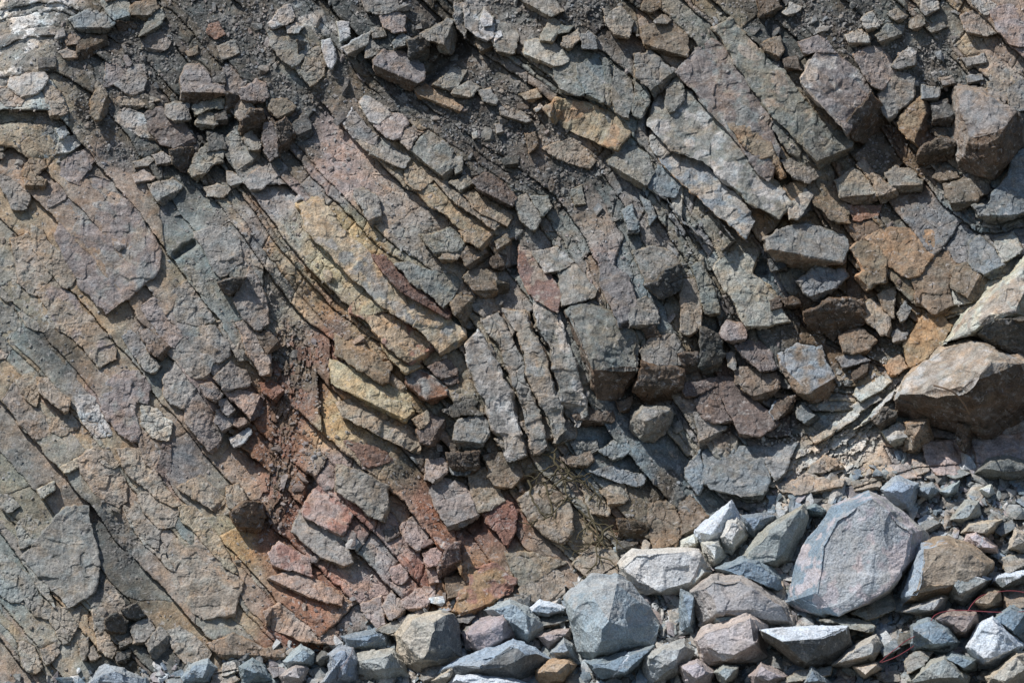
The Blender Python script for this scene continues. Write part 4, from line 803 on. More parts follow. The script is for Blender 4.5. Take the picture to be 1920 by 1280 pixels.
ROCKS[1280, 850] = """
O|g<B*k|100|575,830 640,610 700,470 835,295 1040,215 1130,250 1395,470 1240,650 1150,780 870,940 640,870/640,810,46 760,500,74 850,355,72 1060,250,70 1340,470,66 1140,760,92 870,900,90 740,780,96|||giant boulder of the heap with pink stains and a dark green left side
O|b|62|1110,200 1190,130 1310,170 1290,220 1250,290 1280,340 1210,310 1160,260/1130,200,40 1195,150,50 1290,180,50 1210,225,66 1260,310,36|||blue boulder behind the giant boulder
T|B|60|670,310 740,285 800,320 770,350 700,350/690,312,52 740,297,58 770,325,56|||small dark blue stone perched left of the giant boulder
O|W|56|75,430 270,265 275,350 320,370 350,420 300,500 200,470 120,530 80,470/100,440,40 255,290,44 260,360,54 160,450,56|||white pointed slab at the left end of the right hand heap
O|w|64|195,440 250,370 300,360 350,420 360,480 280,570 230,540/215,445,52 260,385,60 300,385,60 335,440,58 290,500,68|||cream knobbly stone in front of the white pointed slab
O|w|48|-20,490 60,450 110,480 60,540 -10,550/10,490,38 60,465,46 70,500,48|||pale bluish stone left of the white pointed slab
O|w|60|110,500 200,480 240,580 170,640 120,570/130,510,48 195,500,56 180,580,62|||pale grey block below the white pointed slab
O|B|46|330,350 440,340 510,350 460,410 400,470 360,440/350,360,36 440,352,42 400,430,48|||blue block right of the white pointed slab
O|G|64|290,620 480,400 680,290 700,360 600,480 600,590 510,640 420,560/330,610,44 490,430,54 670,310,56 590,470,64 540,600,60|||grey green slab leaning on the left of the giant boulder
O|B|70|190,640 340,580 430,600 560,690 590,780 480,760 380,720 270,670/220,645,52 345,600,64 430,625,68 530,700,60 480,740,70|||dark blue boulder below the leaning grey green slab
O|p|84|50,770 160,680 330,680 400,740 560,830 600,870 640,970 520,960 400,890 160,915 80,950/70,790,56 170,700,66 320,700,70 390,760,84 550,850,80 160,880,88 400,870,90 600,940,66|||wide purple slab stone left of the giant boulder
O|w|60|-20,570 80,570 160,660 70,740 -20,740/0,590,46 70,590,52 120,660,58 60,720,62|||speckled tan stone by the sandy cream boulder
O|k|88|70,1040 110,980 200,1000 380,890 470,960 510,1160 400,1110 260,1180 120,1180/90,1050,66 120,1000,70 210,1020,80 375,920,82 400,1060,94 250,1140,90|||pink speckled rough boulder left of the white topped slab
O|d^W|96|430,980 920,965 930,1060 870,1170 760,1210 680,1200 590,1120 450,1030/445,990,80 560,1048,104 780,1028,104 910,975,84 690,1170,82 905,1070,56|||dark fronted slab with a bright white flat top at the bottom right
O|T<b|92|1210,800 1240,700 1330,490 1480,470 1560,510 1620,520 1760,640 1720,700 1600,670 1480,760 1470,800 1220,850/1225,800,50 1260,700,54 1345,530,66 1320,690,94 1290,790,92 1480,495,72 1600,560,80 1730,650,76 1470,750,96|||brown topped boulder with a smooth blue left side at the right
O|G^W|90|1470,650 1500,645 1730,700 1570,850 1500,820/1480,660,74 1505,655,78 1700,705,80 1540,790,92|||green wedge with a thin white top edge at the right
O|g|84|1220,880 1340,830 1450,790 1480,800 1450,880 1380,900/1250,880,70 1350,845,78 1445,810,78 1400,870,86|||grey tan stone below the brown topped boulder
O|P|84|1400,920 1480,880 1640,890 1650,950 1580,1030 1440,990/1420,920,68 1485,895,76 1625,905,76 1570,990,86|||purple brown block crossed by the red cord
O|B|96|1280,960 1370,920 1480,970 1550,1050 1480,1120 1360,1080 1280,1090/1290,970,76 1370,940,84 1470,990,94 1520,1050,92 1400,1060,100|||dark green grey block in front of the purple brown block
O|W|104|1590,1080 1650,960 1730,910 1780,960 1790,1010 1905,1070 1860,1130 1740,1190 1650,1200/1610,1080,86 1660,980,94 1730,930,96 1780,1020,108 1870,1075,98 1700,1150,108|||bright white boulder in the bottom right corner
O|B|90|1690,960 1830,850 1930,880 1930,1060 1800,1000 1740,920/1740,920,70 1830,870,82 1905,900,86 1850,990,90|||dark blue green boulder behind the bright white boulder
-|T|80|1780,760 1880,720 1930,850 1800,850|60:20||
O|d^W|84|1740,700 1760,680 1840,695 1930,650 1930,720 1760,770 1720,740/1745,705,70 1765,692,74 1840,705,78 1920,670,76 1780,745,84|||white edged stone at the right edge above the red cord
O|t|62|1560,440 1600,390 1780,370 1740,430 1700,460 1620,440/1575,435,48 1605,400,54 1750,382,54 1690,440,64|||tan grey slab behind the brown topped boulder
-|B|56|1750,430 1840,370 1850,420 1790,460|60:20||
O|t|64|1820,530 1860,420 1930,460 1930,560/1840,520,50 1865,440,58 1910,490,60|||tan boulder at the right edge beside the tan grey slab
O|G|50|1490,370 1580,270 1650,270 1660,340 1560,390/1510,365,38 1585,285,44 1640,285,46 1590,360,52|||pale green stone on the gravel slope at the right
O|d|56|1630,110 1700,40 1820,15 1930,60 1930,150 1700,130/1655,105,36 1710,60,48 1820,35,54 1910,80,54 1750,115,58|||rounded dark grey boulder on the gravel slope at the right edge
T|w|40|1660,200 1720,180 1740,220 1700,240/1675,200,34 1718,190,38 1710,222,40|||small pale stone on the gravel slope below the rounded grey boulder
T|b|44|1430,210 1540,160 1530,210 1470,240/1450,212,34 1525,175,40 1490,220,44|||pale blue wedge on the gravel slope
T|b|46|1310,190 1390,170 1440,210 1380,250 1310,230/1325,195,38 1390,185,42 1370,230,46|||blue stone right of the blue boulder on the slope
-|B|50|1340,400 1370,370 1450,400 1380,440|60:40||
-|g|56|1770,600 1880,560 1930,590 1890,640 1810,660|60:20||
O|k/W|76|1590,450 1640,440 1750,520 1760,560 1650,540 1570,500/1600,460,62 1640,452,66 1735,525,70 1640,520,76|||pinkish stone with a white vein behind the brown topped boulder
O|t|96|950,1190 1080,1170 1110,1200 1010,1250/975,1195,84 1075,1182,88 1020,1230,96|||small tan stone at the bottom right of the white topped slab
O|g|96|830,1180 950,1080 1080,1010 1120,1080 1060,1160 950,1190/860,1170,80 960,1100,86 1070,1035,86 1060,1120,96|||purple grey stone right of the white topped slab
O|B|100|660,1290 720,1190 790,1250 850,1290/690,1275,88 722,1210,94 760,1265,100|||blue green stone at the bottom edge below the white topped slab
T|G|96|180,1220 230,1180 310,1190 290,1250 220,1290/200,1220,84 235,1195,88 295,1205,90 240,1260,98|||pale green stone at the bottom edge below the pink rough boulder
O|p|98|380,1240 440,1170 590,1240 560,1290 400,1290/405,1240,84 442,1190,90 560,1245,94 480,1260,100|||purple stone at the bottom edge left of the blue green stone
-|G|96|1250,1160 1310,1110 1390,1110 1330,1200 1260,1220|60:20||
O|G|112|1260,1270 1390,1150 1460,1130 1600,1250 1590,1310 1280,1310/1300,1260,90 1395,1170,98 1460,1150,100 1560,1250,104 1430,1250,114|||big grey green boulder at the bottom edge near the corner
O|B|100|1450,1140 1500,1110 1640,1150 1650,1200 1580,1215/1475,1142,88 1505,1122,90 1620,1160,94 1570,1195,100|||blue green block left of the bright white boulder
O|t|112|1690,1250 1860,1110 1930,1110 1930,1310 1700,1310/1720,1250,94 1865,1130,104 1915,1200,110 1800,1270,114|||tan brown boulder in the bottom right corner below the white one
-|B|88|1110,1100 1180,1040 1210,1080 1130,1140|60:20||
-|g|100|530,1290 640,1220 830,1190 820,1230 700,1260|80:20||
O|k|90|-20,1180 80,1150 180,1220 150,1300 20,1300/0,1190,76 80,1170,82 150,1225,88 80,1260,92|||pinkish stone at the bottom edge right of the speckled grey boulder
O|T|80|1620,830 1700,760 1770,755 1790,850 1680,870/1640,830,68 1705,775,74 1760,775,76 1710,840,82|||grey brown stone between the two strands of red cord
O|G|70|160,910 390,890 330,980 200,1010/180,915,56 370,900,62 250,980,70|||grey green stone under the wide purple slab stone
O|B|66|-10,760 70,790 70,1010 -10,990/0,780,52 60,800,60 40,960,66|||blue green slab left of the wide purple slab stone
S|b|36|120,-40 440,-30 450,60 480,130 430,240 350,240 160,190 120,120|85:25||broad blue grey slab above the white pointed slab
S|b|30|450,-30 640,-60 560,100 520,150 480,60|60:14||blue grey slab along the lower end of the fault
B|b|34|20,80 100,-20 115,150 90,230 20,130|60:16||blue grey block left of the broad blue grey slab
B|T|32|-10,270 40,240 130,350 80,440 0,450|60:40||brown block with a round dark face left of the white pointed slab
-|t|30|700,100 790,20 860,40 900,90 830,80 760,110|80:25||
-|t|32|940,150 1100,140 1100,200 980,220|80:30||
-|t|30|520,170 700,110 900,150 880,200 700,230 560,220|80:30||
-|k|24|1000,80 1250,60 1320,130 1180,150 1020,140|80:14||
S|k|26|1340,-60 1930,-100 1930,40 1820,10 1620,100 1420,110 1380,60|80:14||pale peach slab under the huge tan topped boulder
-|t|30|1290,40 1370,60 1370,110 1310,120|70:20||
-|b|44|1460,110 1540,90 1600,110 1520,140|80:14||
-|g|56|990,830 1170,770 1180,860 1050,930 950,890|70:20||
-|d|78|1220,1010 1280,1000 1270,1060 1200,1080|70:20||
-|G|84|770,930 900,910 1070,970 1050,1000 920,960|80:20||
"""
HOLES += [[(x / 2.977 + ox, y / 2.977 + oy) for x, y in P2(s)] for ox, oy, s in (
 (0, 430, "960,140 1080,60 1110,90 1000,160 970,180"), (0, 850, "1720,110 1770,150 1730,260 1690,290"),
 (640, 0, "560,300 680,200 720,300 600,360 480,480 450,440"), (640, 0, "1690,640 1760,580 1760,680 1720,760"), (640, 0, "1690,560 1720,530 1740,600 1700,640"),
 (640, 430, "940,60 990,60 1000,250 940,260"), (640, 430, "650,560 760,560 720,620"), (640, 430, "940,1130 990,1090 990,1120 950,1150"),
 (1280, 0, "1430,520 1530,480 1520,700 1430,700"), (1280, 430, "360,210 430,165 475,180 470,250 360,260"), (1280, 0, "920,800 960,780 1020,800 940,870"),
 (640, 850, "640,400 780,330 790,430 700,470"), (640, 850, "1010,160 1090,110 1060,190 1030,210"), (0, 0, "1070,580 1080,640 1250,700 1320,640 1300,760 1080,740"))]
def outlines():
    for (ox, oy), text in ROCKS.items():
        for line in text.strip().splitlines():
            q = line.split('|')
            k = 1 if oy == 852 else 2.977
            yield q[0], [(x / k + ox, y / k + {851: 850, 852: 0}.get(oy, oy)) for x, y in P2(q[3].split('/')[0])]
# ------------------------------------------------------------------ the rock face and talus: one fine relief
def build_face():
    st = 1.75
    xs = np.arange(-240, 2161, st); ys = np.arange(-240, 1521, st)
    X, Y = np.meshgrid(xs, ys); shp = X.shape
    wx = X + 7 * fbm2(X / 50, Y / 50, 1, 3) + 2.0 * fbm2(X / 11, Y / 11, 5, 2); wy = Y + 7 * fbm2(X / 50, Y / 50, 9, 3) + 2.0 * fbm2(X / 11, Y / 11, 15, 2)
    b = bil(FB, wx, wy); a = bil(FA, wx, wy)
    bm_ = -2600 + np.cumsum(rng.choice([8, 16, 26, 40, 60, 85], 220, p=[.16, .2, .2, .18, .16, .1]))
    bi = np.searchsorted(bm_, b); lo = bm_[np.clip(bi - 1, 0, 219)]; hi = bm_[np.clip(bi, 0, 219)]
    wd = hi - lo; db = np.minimum(b - lo, hi - b)
    z = np.zeros_like(bi)
    sp = 18 + wd * (1.8 + 3.6 * _h(bi, z, z, 3))
    u = a / sp + _h(bi, z, z, 4) * 9 + (b - lo) / wd * (_h(bi, z, z, 6) - .5) * .5
    ui = np.floor(u).astype(np.int64)
    jl = ui + .5 * _h(bi, ui, z, 7); jr = ui + 1 + .5 * _h(bi, ui + 1, z, 7)
    left = u < jl
    ui = np.where(left, ui - 1, ui); jl2 = np.where(left, ui + .5 * _h(bi, ui, z, 7), jl); jr2 = np.where(left, jl, jr)
    da = np.minimum(u - jl2, jr2 - u) * sp
    ch = _h(bi, ui, z, 8); ct = _h(bi, ui, z, 9) - .5; cu = _h(bi, ui, z, 10) - .5
    hb = (_h(bi, z, z, 11) - .5) * 24
    rel = hb + (ch - .5) * 7 + (b - .5 * (lo + hi)) * (.34 + .30 * ct) + (u - .5 * (jl2 + jr2)) * sp * (.03 + .12 * cu)
    d = np.minimum(db, da * 1.1)
    rel -= 4.5 * np.exp(-(np.maximum(d, 0) / 1.9) ** 2)
    # second set of fractures
    ci, cj, ex, ey, dd = cells2(a / 30 + .3 * fbm2(X / 30, Y / 30, 31, 2), b / 17, 40)
    fr = _h(ci, cj, z, 41)
    rel += ((fr - .5) * 3.4 + ex * (_h(ci, cj, z, 42) - .5) * 10 + ey * (_h(ci, cj, z, 43) - .5) * 7) * np.clip(.35 + 1.1 * fbm2(X / 120, Y / 120, 44, 2), .1, 1.1)
    rel -= 2.0 * np.exp(-(dd / .06) ** 2)
    rough = 2.6 * fbm2(X / 14, Y / 14, 51, 4) + 1.0 * fbm2(X / 3.6, Y / 3.6, 57, 2)
    rel = rel + rough
    sm = blur(poly_mask(X + 20 * fbm2(X / 50, Y / 50, 161, 3), Y + 20 * fbm2(X / 50, Y / 50, 163, 3), SMOOTH), 14)
    calm = hb * .42 + (ch - .5) * 2.5 + (b - .5 * (lo + hi)) * .16 - 1.3 * np.exp(-(np.maximum(db, 0) / 1.6) ** 2) - 1.2 * np.exp(-(np.maximum(da, 0) / 1.4) ** 2) * (_h(bi, ui, z, 18) > .5) + rough * .5 + 5 * fbm2(X / 60, Y / 60, 167, 3)
    rel = rel * (1 - .84 * sm) + .84 * sm * calm
    # dirt and scree
    dm = blur(poly_mask(X + 16 * fbm2(X / 30, Y / 30, 61, 3), Y + 16 * fbm2(X / 30, Y / 30, 63, 3), DIRT), 5)
    t = np.interp(X, TOE[:, 0], TOE[:, 1]); heap = np.clip((Y - t + 4) / 16, 0, 1)
    dm = dm * np.clip(.72 + 1.9 * fbm2(X / 60, Y / 60, 65, 4), .08, 1)
    ci2, cj2, ex2, ey2, dd2 = cells2(X / 6.0, Y / 6.0, 70)
    ci3, cj3, ex3, ey3, dd3 = cells2(X / 13., Y / 13., 76)
    dm = np.maximum(dm, heap)
    peb = 3.2 * np.clip(dd2, 0, .5) * _h(ci2, cj2, z, 71) * 2 + 5 * np.clip(dd3, 0, .5) * (_h(ci3, cj3, z, 77) > .55) + 6 * fbm2(X / 40, Y / 40, 81, 4) + 1.1 * fbm2(X / 3.3, Y / 3.3, 83, 2)
    rel = rel * (1 - dm) + (peb - 2) * dm
    sh = blur(poly_mask(X + 9 * fbm2(X / 22, Y / 22, 87, 2), Y, SHALE), 5)
    cs, cq, es, eq, ds = cells2((X + 7 * fbm2(X / 14, Y / 20, 91, 3)) / 7, (Y + 9 * fbm2(X / 10, Y / 20, 90, 2)) / 17, 92)
    shr = (_h(cs, cq, z, 93) - .5) * 11 + es * 9 * (_h(cs, cq, z, 94) - .3) - 3 * np.exp(-(ds / .08) ** 2) + 1.6 * fbm2(X / 5, Y / 9, 95, 3)
    rel = rel * (1 - sh) + shr * sh
    fo = blur(poly_mask(X + 9 * fbm2(X / 22, Y / 22, 97, 2), Y + 9 * fbm2(X / 22, Y / 22, 98, 2), FOLI), 5)
    qa = .743 * X - .669 * Y; qb = .669 * X + .743 * Y + 6 * fbm2(X / 40, Y / 40, 99, 2)
    cs, cq, es, eq, ds = cells2((qa + 14 * fbm2(X / 14, Y / 14, 100, 3)) / 20, (qb + 8 * fbm2(X / 11, Y / 11, 101, 3)) / 10, 102)
    rel = rel * (1 - fo) + fo * ((_h(cs, cq, z, 103) - .5) * 11 + eq * 8 - 3 * np.exp(-(ds / .07) ** 2) + 1.5 * fbm2(X / 5, Y / 5, 104, 2))
    sk = blur(poly_mask(X + 9 * fbm2(X / 22, Y / 22, 107, 2), Y + 9 * fbm2(X / 22, Y / 22, 108, 2), STREAK), 6)
    qa = .80 * X - .6 * Y; qb = .6 * X + .80 * Y
    cs2, cq2, es2, eq2, ds2 = cells2(qa / 30, qb / 9, 112)
    rel = rel * (1 - .6 * sk) + .6 * sk * (8 * fbm2(X / 26, Y / 26, 114, 5))
    ho = blur(poly_mask(X + 3 * fbm2(X / 9, Y / 9, 117, 2), Y + 3 * fbm2(X / 9, Y / 9, 118, 2), HOLES), 1)
    rel -= 26 * ho
    # open joints round the standing blocks
    bk = blur(poly_mask(X, Y, [p for k, p in outlines() if k in 'BDO-' or sum(q[0] for q in p) / len(p) > 560]), 2)
    rel -= 6 * np.clip(bk * 2.2, 0, 1) * (1 - .75 * dm) * np.clip(.75 + fbm2(X / 40, Y / 40, 131, 2), .3, 1)
    # colour of the rock and soil itself
    c = ground_col(X.ravel(), Y.ravel()).reshape(shp + (3,))
    v = 1 + ((.82 + .36 * ch) * (.9 + .2 * fr) - 1) * (1 - .6 * sm)
    hue = _h(bi, ui, z, 14)
    tint = np.where(hue[..., None] < .3, np.array([.92, 1.0, 1.02]), np.where(hue[..., None] < .6, np.array([1.06, .98, .95]), np.array([1.08, 1.0, .86])))
    c = c * (v[..., None] * tint * (1 - dm[..., None]) + dm[..., None])
    dirtc = np.array(PALL['d']) * .95
    pv = (.65 + .9 * _h(ci2, cj2, z, 73))[..., None]
    c = c * (1 - .8 * dm[..., None]) + .8 * dm[..., None] * dirtc * pv
    shc = np.where((_h(cs * 0 + np.floor(X / 8).astype(np.int64), np.floor(Y / 26).astype(np.int64), z, 96))[..., None] > .5, PALL['r'], PALL['n'] * 1.1)
    shv = fbm2(X / 60, Y / 60, 122, 3)[..., None]
    c = c * (1 - .7 * sh[..., None]) + .7 * sh[..., None] * np.where(shv > -.05, shc, PALL['T'] * .8)
    c = c * (1 - .95 * fo[..., None]) + .95 * fo[..., None] * (PALL['w'] * (.85 + .5 * _h(cs, cq, z, 105))[..., None])
    wh = (fbm2(qa / 30, qb / 13, 115, 5) > .02)[..., None]
    c = c * (1 - .8 * sk[..., None]) + .8 * sk[..., None] * np.where(wh, PALL['W'] * 1.15, PALL['g'] * .9)
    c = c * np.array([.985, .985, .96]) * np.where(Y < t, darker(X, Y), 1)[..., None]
    P = W(X.ravel(), Y.ravel(), rel.ravel())
    ny, nx = shp
    i = (np.arange(ny - 1)[:, None] * nx + np.arange(nx - 1)[None]).ravel()
    F = np.stack([i, i + nx, i + nx + 1, i + 1], 1)
    me = mesh_np('cliff', P, F, c.reshape(-1, 3))
    o = link('cliff', me, M_CLIFF); o['kind'] = 'structure'
    return X, Y, rel, dm * (1 - sm) - .12 * sm
FX, FY, FREL, FDM = build_face()
def relief(x, y):
    j = int(np.clip((y - FY[0, 0]) / 1.75, 0, FY.shape[0] - 1)); i = int(np.clip((x - FX[0, 0]) / 1.75, 0, FX.shape[1] - 1))
    return FREL[j, i], FDM[j, i]

# distant ground so that the land goes on past the talus
def build_ground():
    n = 60
    g = np.linspace(-1, 1, n); g = np.sign(g) * np.abs(g) ** 2.2
    zb = float(W(960, 1515, 0)[2]); yb = float(W(960, 1515, 0)[1])
    X, Y = np.meshgrid(g * 400, (g - 1) * 200 + yb + 1.0)
    Z = zb - .25 + .15 * fbm2(X / 6, Y / 6, 5, 3) - np.clip((yb - Y) * .05, 0, 3)
    P = np.stack([X, Y, Z], -1).reshape(-1, 3)
    i = (np.arange(n - 1)[:, None] * n + np.arange(n - 1)[None]).ravel()
    me = mesh_np('ground', P, np.stack([i, i + 1, i + n + 1, i + n], 1), np.tile(PALL['d'], (len(P), 1)))
    o = link('ground', me, M_GRAVEL); o['kind'] = 'structure'
build_ground()

# ------------------------------------------------------------------ block builder
def refine(co, tri, L, hid=-6):
    for _ in range(9):
        e = np.sort(np.concatenate([tri[:, [0, 1]], tri[:, [1, 2]], tri[:, [2, 0]]]), 1)
        key = e[:, 0].astype(np.int64) * 10000000 + e[:, 1]
        uk, inv = np.unique(key, return_inverse=True)
        ua = (uk // 10000000).astype(int); ub = (uk % 10000000).astype(int)
        ln = np.linalg.norm(co[ua] - co[ub], axis=1)
        lim = np.where(np.maximum(co[ua, 2], co[ub, 2]) < hid, L * 4, L)
        mk = ln > lim
        if not mk.any(): break
        mid = np.full(len(uk), -1); mid[mk] = len(co) + np.arange(mk.sum())
        co = np.concatenate([co, .5 * (co[ua[mk]] + co[ub[mk]])])
        n = len(tri); m = mid[inv].reshape(3, n).T; k = (m >= 0).sum(1)
        out = [tri[k == 0]]
        for r in range(3):
            a, b, c = tri[:, r], tri[:, (r + 1) % 3], tri[:, (r + 2) % 3]
            mab, mbc, mca = m[:, r], m[:, (r + 1) % 3], m[:, (r + 2) % 3]
            s = (k == 1) & (mab >= 0)
            out += [np.stack([a, mab, c], 1)[s], np.stack([mab, b, c], 1)[s]]
            s = (k == 2) & (mca < 0)
            out += [np.stack([mab, b, mbc], 1)[s], np.stack([a, mab, mbc], 1)[s], np.stack([a, mbc, c], 1)[s]]
        s = k == 3
        t = tri[s]; q = m[s]
        out += [np.stack([t[:, 0], q[:, 0], q[:, 2]], 1), np.stack([q[:, 0], t[:, 1], q[:, 1]], 1), np.stack([q[:, 2], q[:, 1], t[:, 2]], 1), q]
        tri = np.concatenate(out)
    return co, tri

def vnormals(co, tri):
    fn = np.cross(co[tri[:, 1]] - co[tri[:, 0]], co[tri[:, 2]] - co[tri[:, 0]])
    vn = np.zeros_like(co)
    for k in range(3):
        for ax in range(3):
            vn[:, ax] += np.bincount(tri[:, k], fn[:, ax], len(co))
    return vn / (np.linalg.norm(vn, axis=1)[:, None] + 1e-9)

def jag(pts, amp, rnd):
    out = []
    def sub(a, b, d):
        l = math.hypot(b[0] - a[0], b[1] - a[1])
        if l < 9 or d > 3: return
        t = .5 + rnd.uniform(-.12, .12); q = rnd.gauss(0, amp) * l
        m = (a[0] + (b[0] - a[0]) * t - (b[1] - a[1]) / l * q, a[1] + (b[1] - a[1]) * t + (b[0] - a[0]) / l * q)
        sub(a, m, d + 1); out.append(m); sub(m, b, d + 1)
    for a, b in zip(pts, pts[1:] + pts[:1]):
        out.append(a); sub(a, b, 0)
    return out

GROW = 3.0
def grow(pts, w):
    out = []; n = len(pts)
    for k in range(n):
        a, b, c = pts[k - 1], pts[k], pts[(k + 1) % n]
        d1 = (b[0] - a[0], b[1] - a[1]); d2 = (c[0] - b[0], c[1] - b[1])
        l1 = math.hypot(*d1) + 1e-6; l2 = math.hypot(*d2) + 1e-6
        nx = d1[1] / l1 + d2[1] / l2; ny = -(d1[0] / l1 + d2[0] / l2)
        l = math.hypot(nx, ny) + 1e-6
        out.append((b[0] + nx / l * w, b[1] + ny / l * w))
    return out
def block(pts, H, inner, cuts, tilt, rnd, back=16, low=None, jg=.045, flush=False):
    """closed polyhedron in (picture x, picture y, height) pixels"""
    ar = sum(a[0] * b[1] - b[0] * a[1] for a, b in zip(pts, pts[1:] + pts[:1]))
    if ar < 0: pts = pts[::-1]
    size = math.sqrt(abs(ar) / 2)
    pts = grow(pts, 4.8 if flush else (2.6 if low == .75 else GROW))
    cx = sum(p[0] for p in pts) / len(pts); cy = sum(p[1] for p in pts) / len(pts)
    bm = bmesh.new()
    if inner:
        vs = [bm.verts.new((x, y, 2)) for x, y in pts]
        yb = max(p[1] for p in pts)
        vs += [bm.verts.new((cx + (x - cx) * .9, cy + (y - cy) * .9, -back - .5 * (yb - y))) for x, y in pts]
        vs += [bm.verts.new(p) for p in inner]
        r = bmesh.ops.convex_hull(bm, input=bm.verts)
        bmesh.ops.delete(bm, geom=[v for v in bm.verts if not v.link_faces], context='VERTS')
        for _ in range(rnd.choice((1, 2, 3))):
            a = rnd.uniform(0, 6.283); el = rnd.uniform(.1, 1.1)
            nv = Vector((math.cos(a) * math.cos(el), math.sin(a) * math.cos(el), math.sin(el)))
            ds = sorted(v.co.dot(nv) for v in bm.verts)
            q = ds[-1] - min(rnd.uniform(.02, .07) * size * 2, (ds[-1] - ds[0]) * .12)
            bmesh.ops.bisect_plane(bm, geom=bm.verts[:] + bm.edges[:] + bm.faces[:], plane_co=nv * q, plane_no=nv, clear_outer=True)
            be = [ed for ed in bm.edges if ed.is_boundary]
            if be: bmesh.ops.holes_fill(bm, edges=be, sides=0)
    else:
        pts = jag(pts, jg, rnd)
        n = len(pts)
        tu, tv = tilt
        if low is None:
            top = lambda x, y: max(2.5, H + tu * (x - cx) + tv * (y - cy))
        else:       # shingled: flush with the face at its upper edge, standing out at its lower edge
            th = math.atan2(float(bil(FA, np.array([cx]), np.array([cy + 8.]))[0] - bil(FA, np.array([cx]), np.array([cy - 8.]))[0]), float(bil(FA, np.array([cx + 8.]), np.array([cy]))[0] - bil(FA, np.array([cx - 8.]), np.array([cy]))[0]))
            al = .03 if flush else .3
            ux, uy = -math.sin(th) + al * math.cos(th), math.cos(th) + al * math.sin(th)
            if uy < 0: ux, uy = .25, .97
            pr = [ux * x + uy * y for x, y in pts]; p0, p1 = min(pr), max(pr)
            top = lambda x, y: H * (low + (1 - low) * (ux * x + uy * y - p0) / (p1 - p0)) + tu * (x - cx) + tv * (y - cy)
        ch = min(3.2, size * .05 + .5) * (.5 if flush else 1)
        ins = []
        for k in range(n):
            a, b, c = pts[k - 1], pts[k], pts[(k + 1) % n]
            d1 = (b[0] - a[0], b[1] - a[1]); d2 = (c[0] - b[0], c[1] - b[1])
            nx = -(d1[1] / (math.hypot(*d1) + 1e-6) + d2[1] / (math.hypot(*d2) + 1e-6)); ny = d1[0] / (math.hypot(*d1) + 1e-6) + d2[0] / (math.hypot(*d2) + 1e-6)
            l = math.hypot(nx, ny) + 1e-6
            w = ch * rnd.uniform(.4, 1.5)
            ins.append((b[0] + nx / l * w, b[1] + ny / l * w))
        r0 = [bm.verts.new((x, y, -back)) for x, y in pts]
        r1 = [bm.verts.new((x, y, top(x, y) - ch * rnd.uniform(.6, 1.8))) for x, y in pts]
        r2 = [bm.verts.new((x, y, top(x, y))) for x, y in ins]
        for k in range(n):
            j = (k + 1) % n
            bm.faces.new((r0[k], r0[j], r1[j], r1[k])); bm.faces.new((r1[k], r1[j], r2[j], r2[k]))
        bm.faces.new(r2); bm.faces.new(r0[::-1])
        allc = [(a, w / 2.977, H * .95 + 6) for a, w in cuts]
        for _ in range(rnd.choice((0, 0, 1)) if flush else rnd.choice((1, 2, 2, 3))):
            allc.append((rnd.uniform(0, 360), size * rnd.uniform(.04, .12), size * rnd.uniform(.04, .14)))
        for a, w, drop in allc:
            dx, dy = math.cos(math.radians(a)), math.sin(math.radians(a))
            e = max(v.co.x * dx + v.co.y * dy for v in bm.verts)
            pe = max(bm.verts, key=lambda v: (v.co.x * dx + v.co.y * dy) + .0001 * v.co.z)
            hh = top(pe.co.x, pe.co.y)
            q = e - w
            r = bmesh.ops.bisect_plane(bm, geom=bm.verts[:] + bm.edges[:] + bm.faces[:], plane_co=(q * dx - (pe.co.x * dx + pe.co.y * dy - e) * dx, q * dy, hh) if False else (q * dx, q * dy, hh), plane_no=Vector((dx * drop, dy * drop, w)).normalized(), clear_outer=True)
            be = [ed for ed in bm.edges if ed.is_boundary]
            if be: bmesh.ops.holes_fill(bm, edges=be, sides=0)
            if not bm.verts: break
    bmesh.ops.triangulate(bm, faces=bm.faces[:])
    bmesh.ops.recalc_face_normals(bm, faces=bm.faces[:])
    bm.verts.ensure_lookup_table(); bm.verts.index_update()
    co = np.array([v.co[:] for v in bm.verts]); tri = np.array([[v.index for v in f.verts] for f in bm.faces], int)
    bm.free()
    return co, tri, size

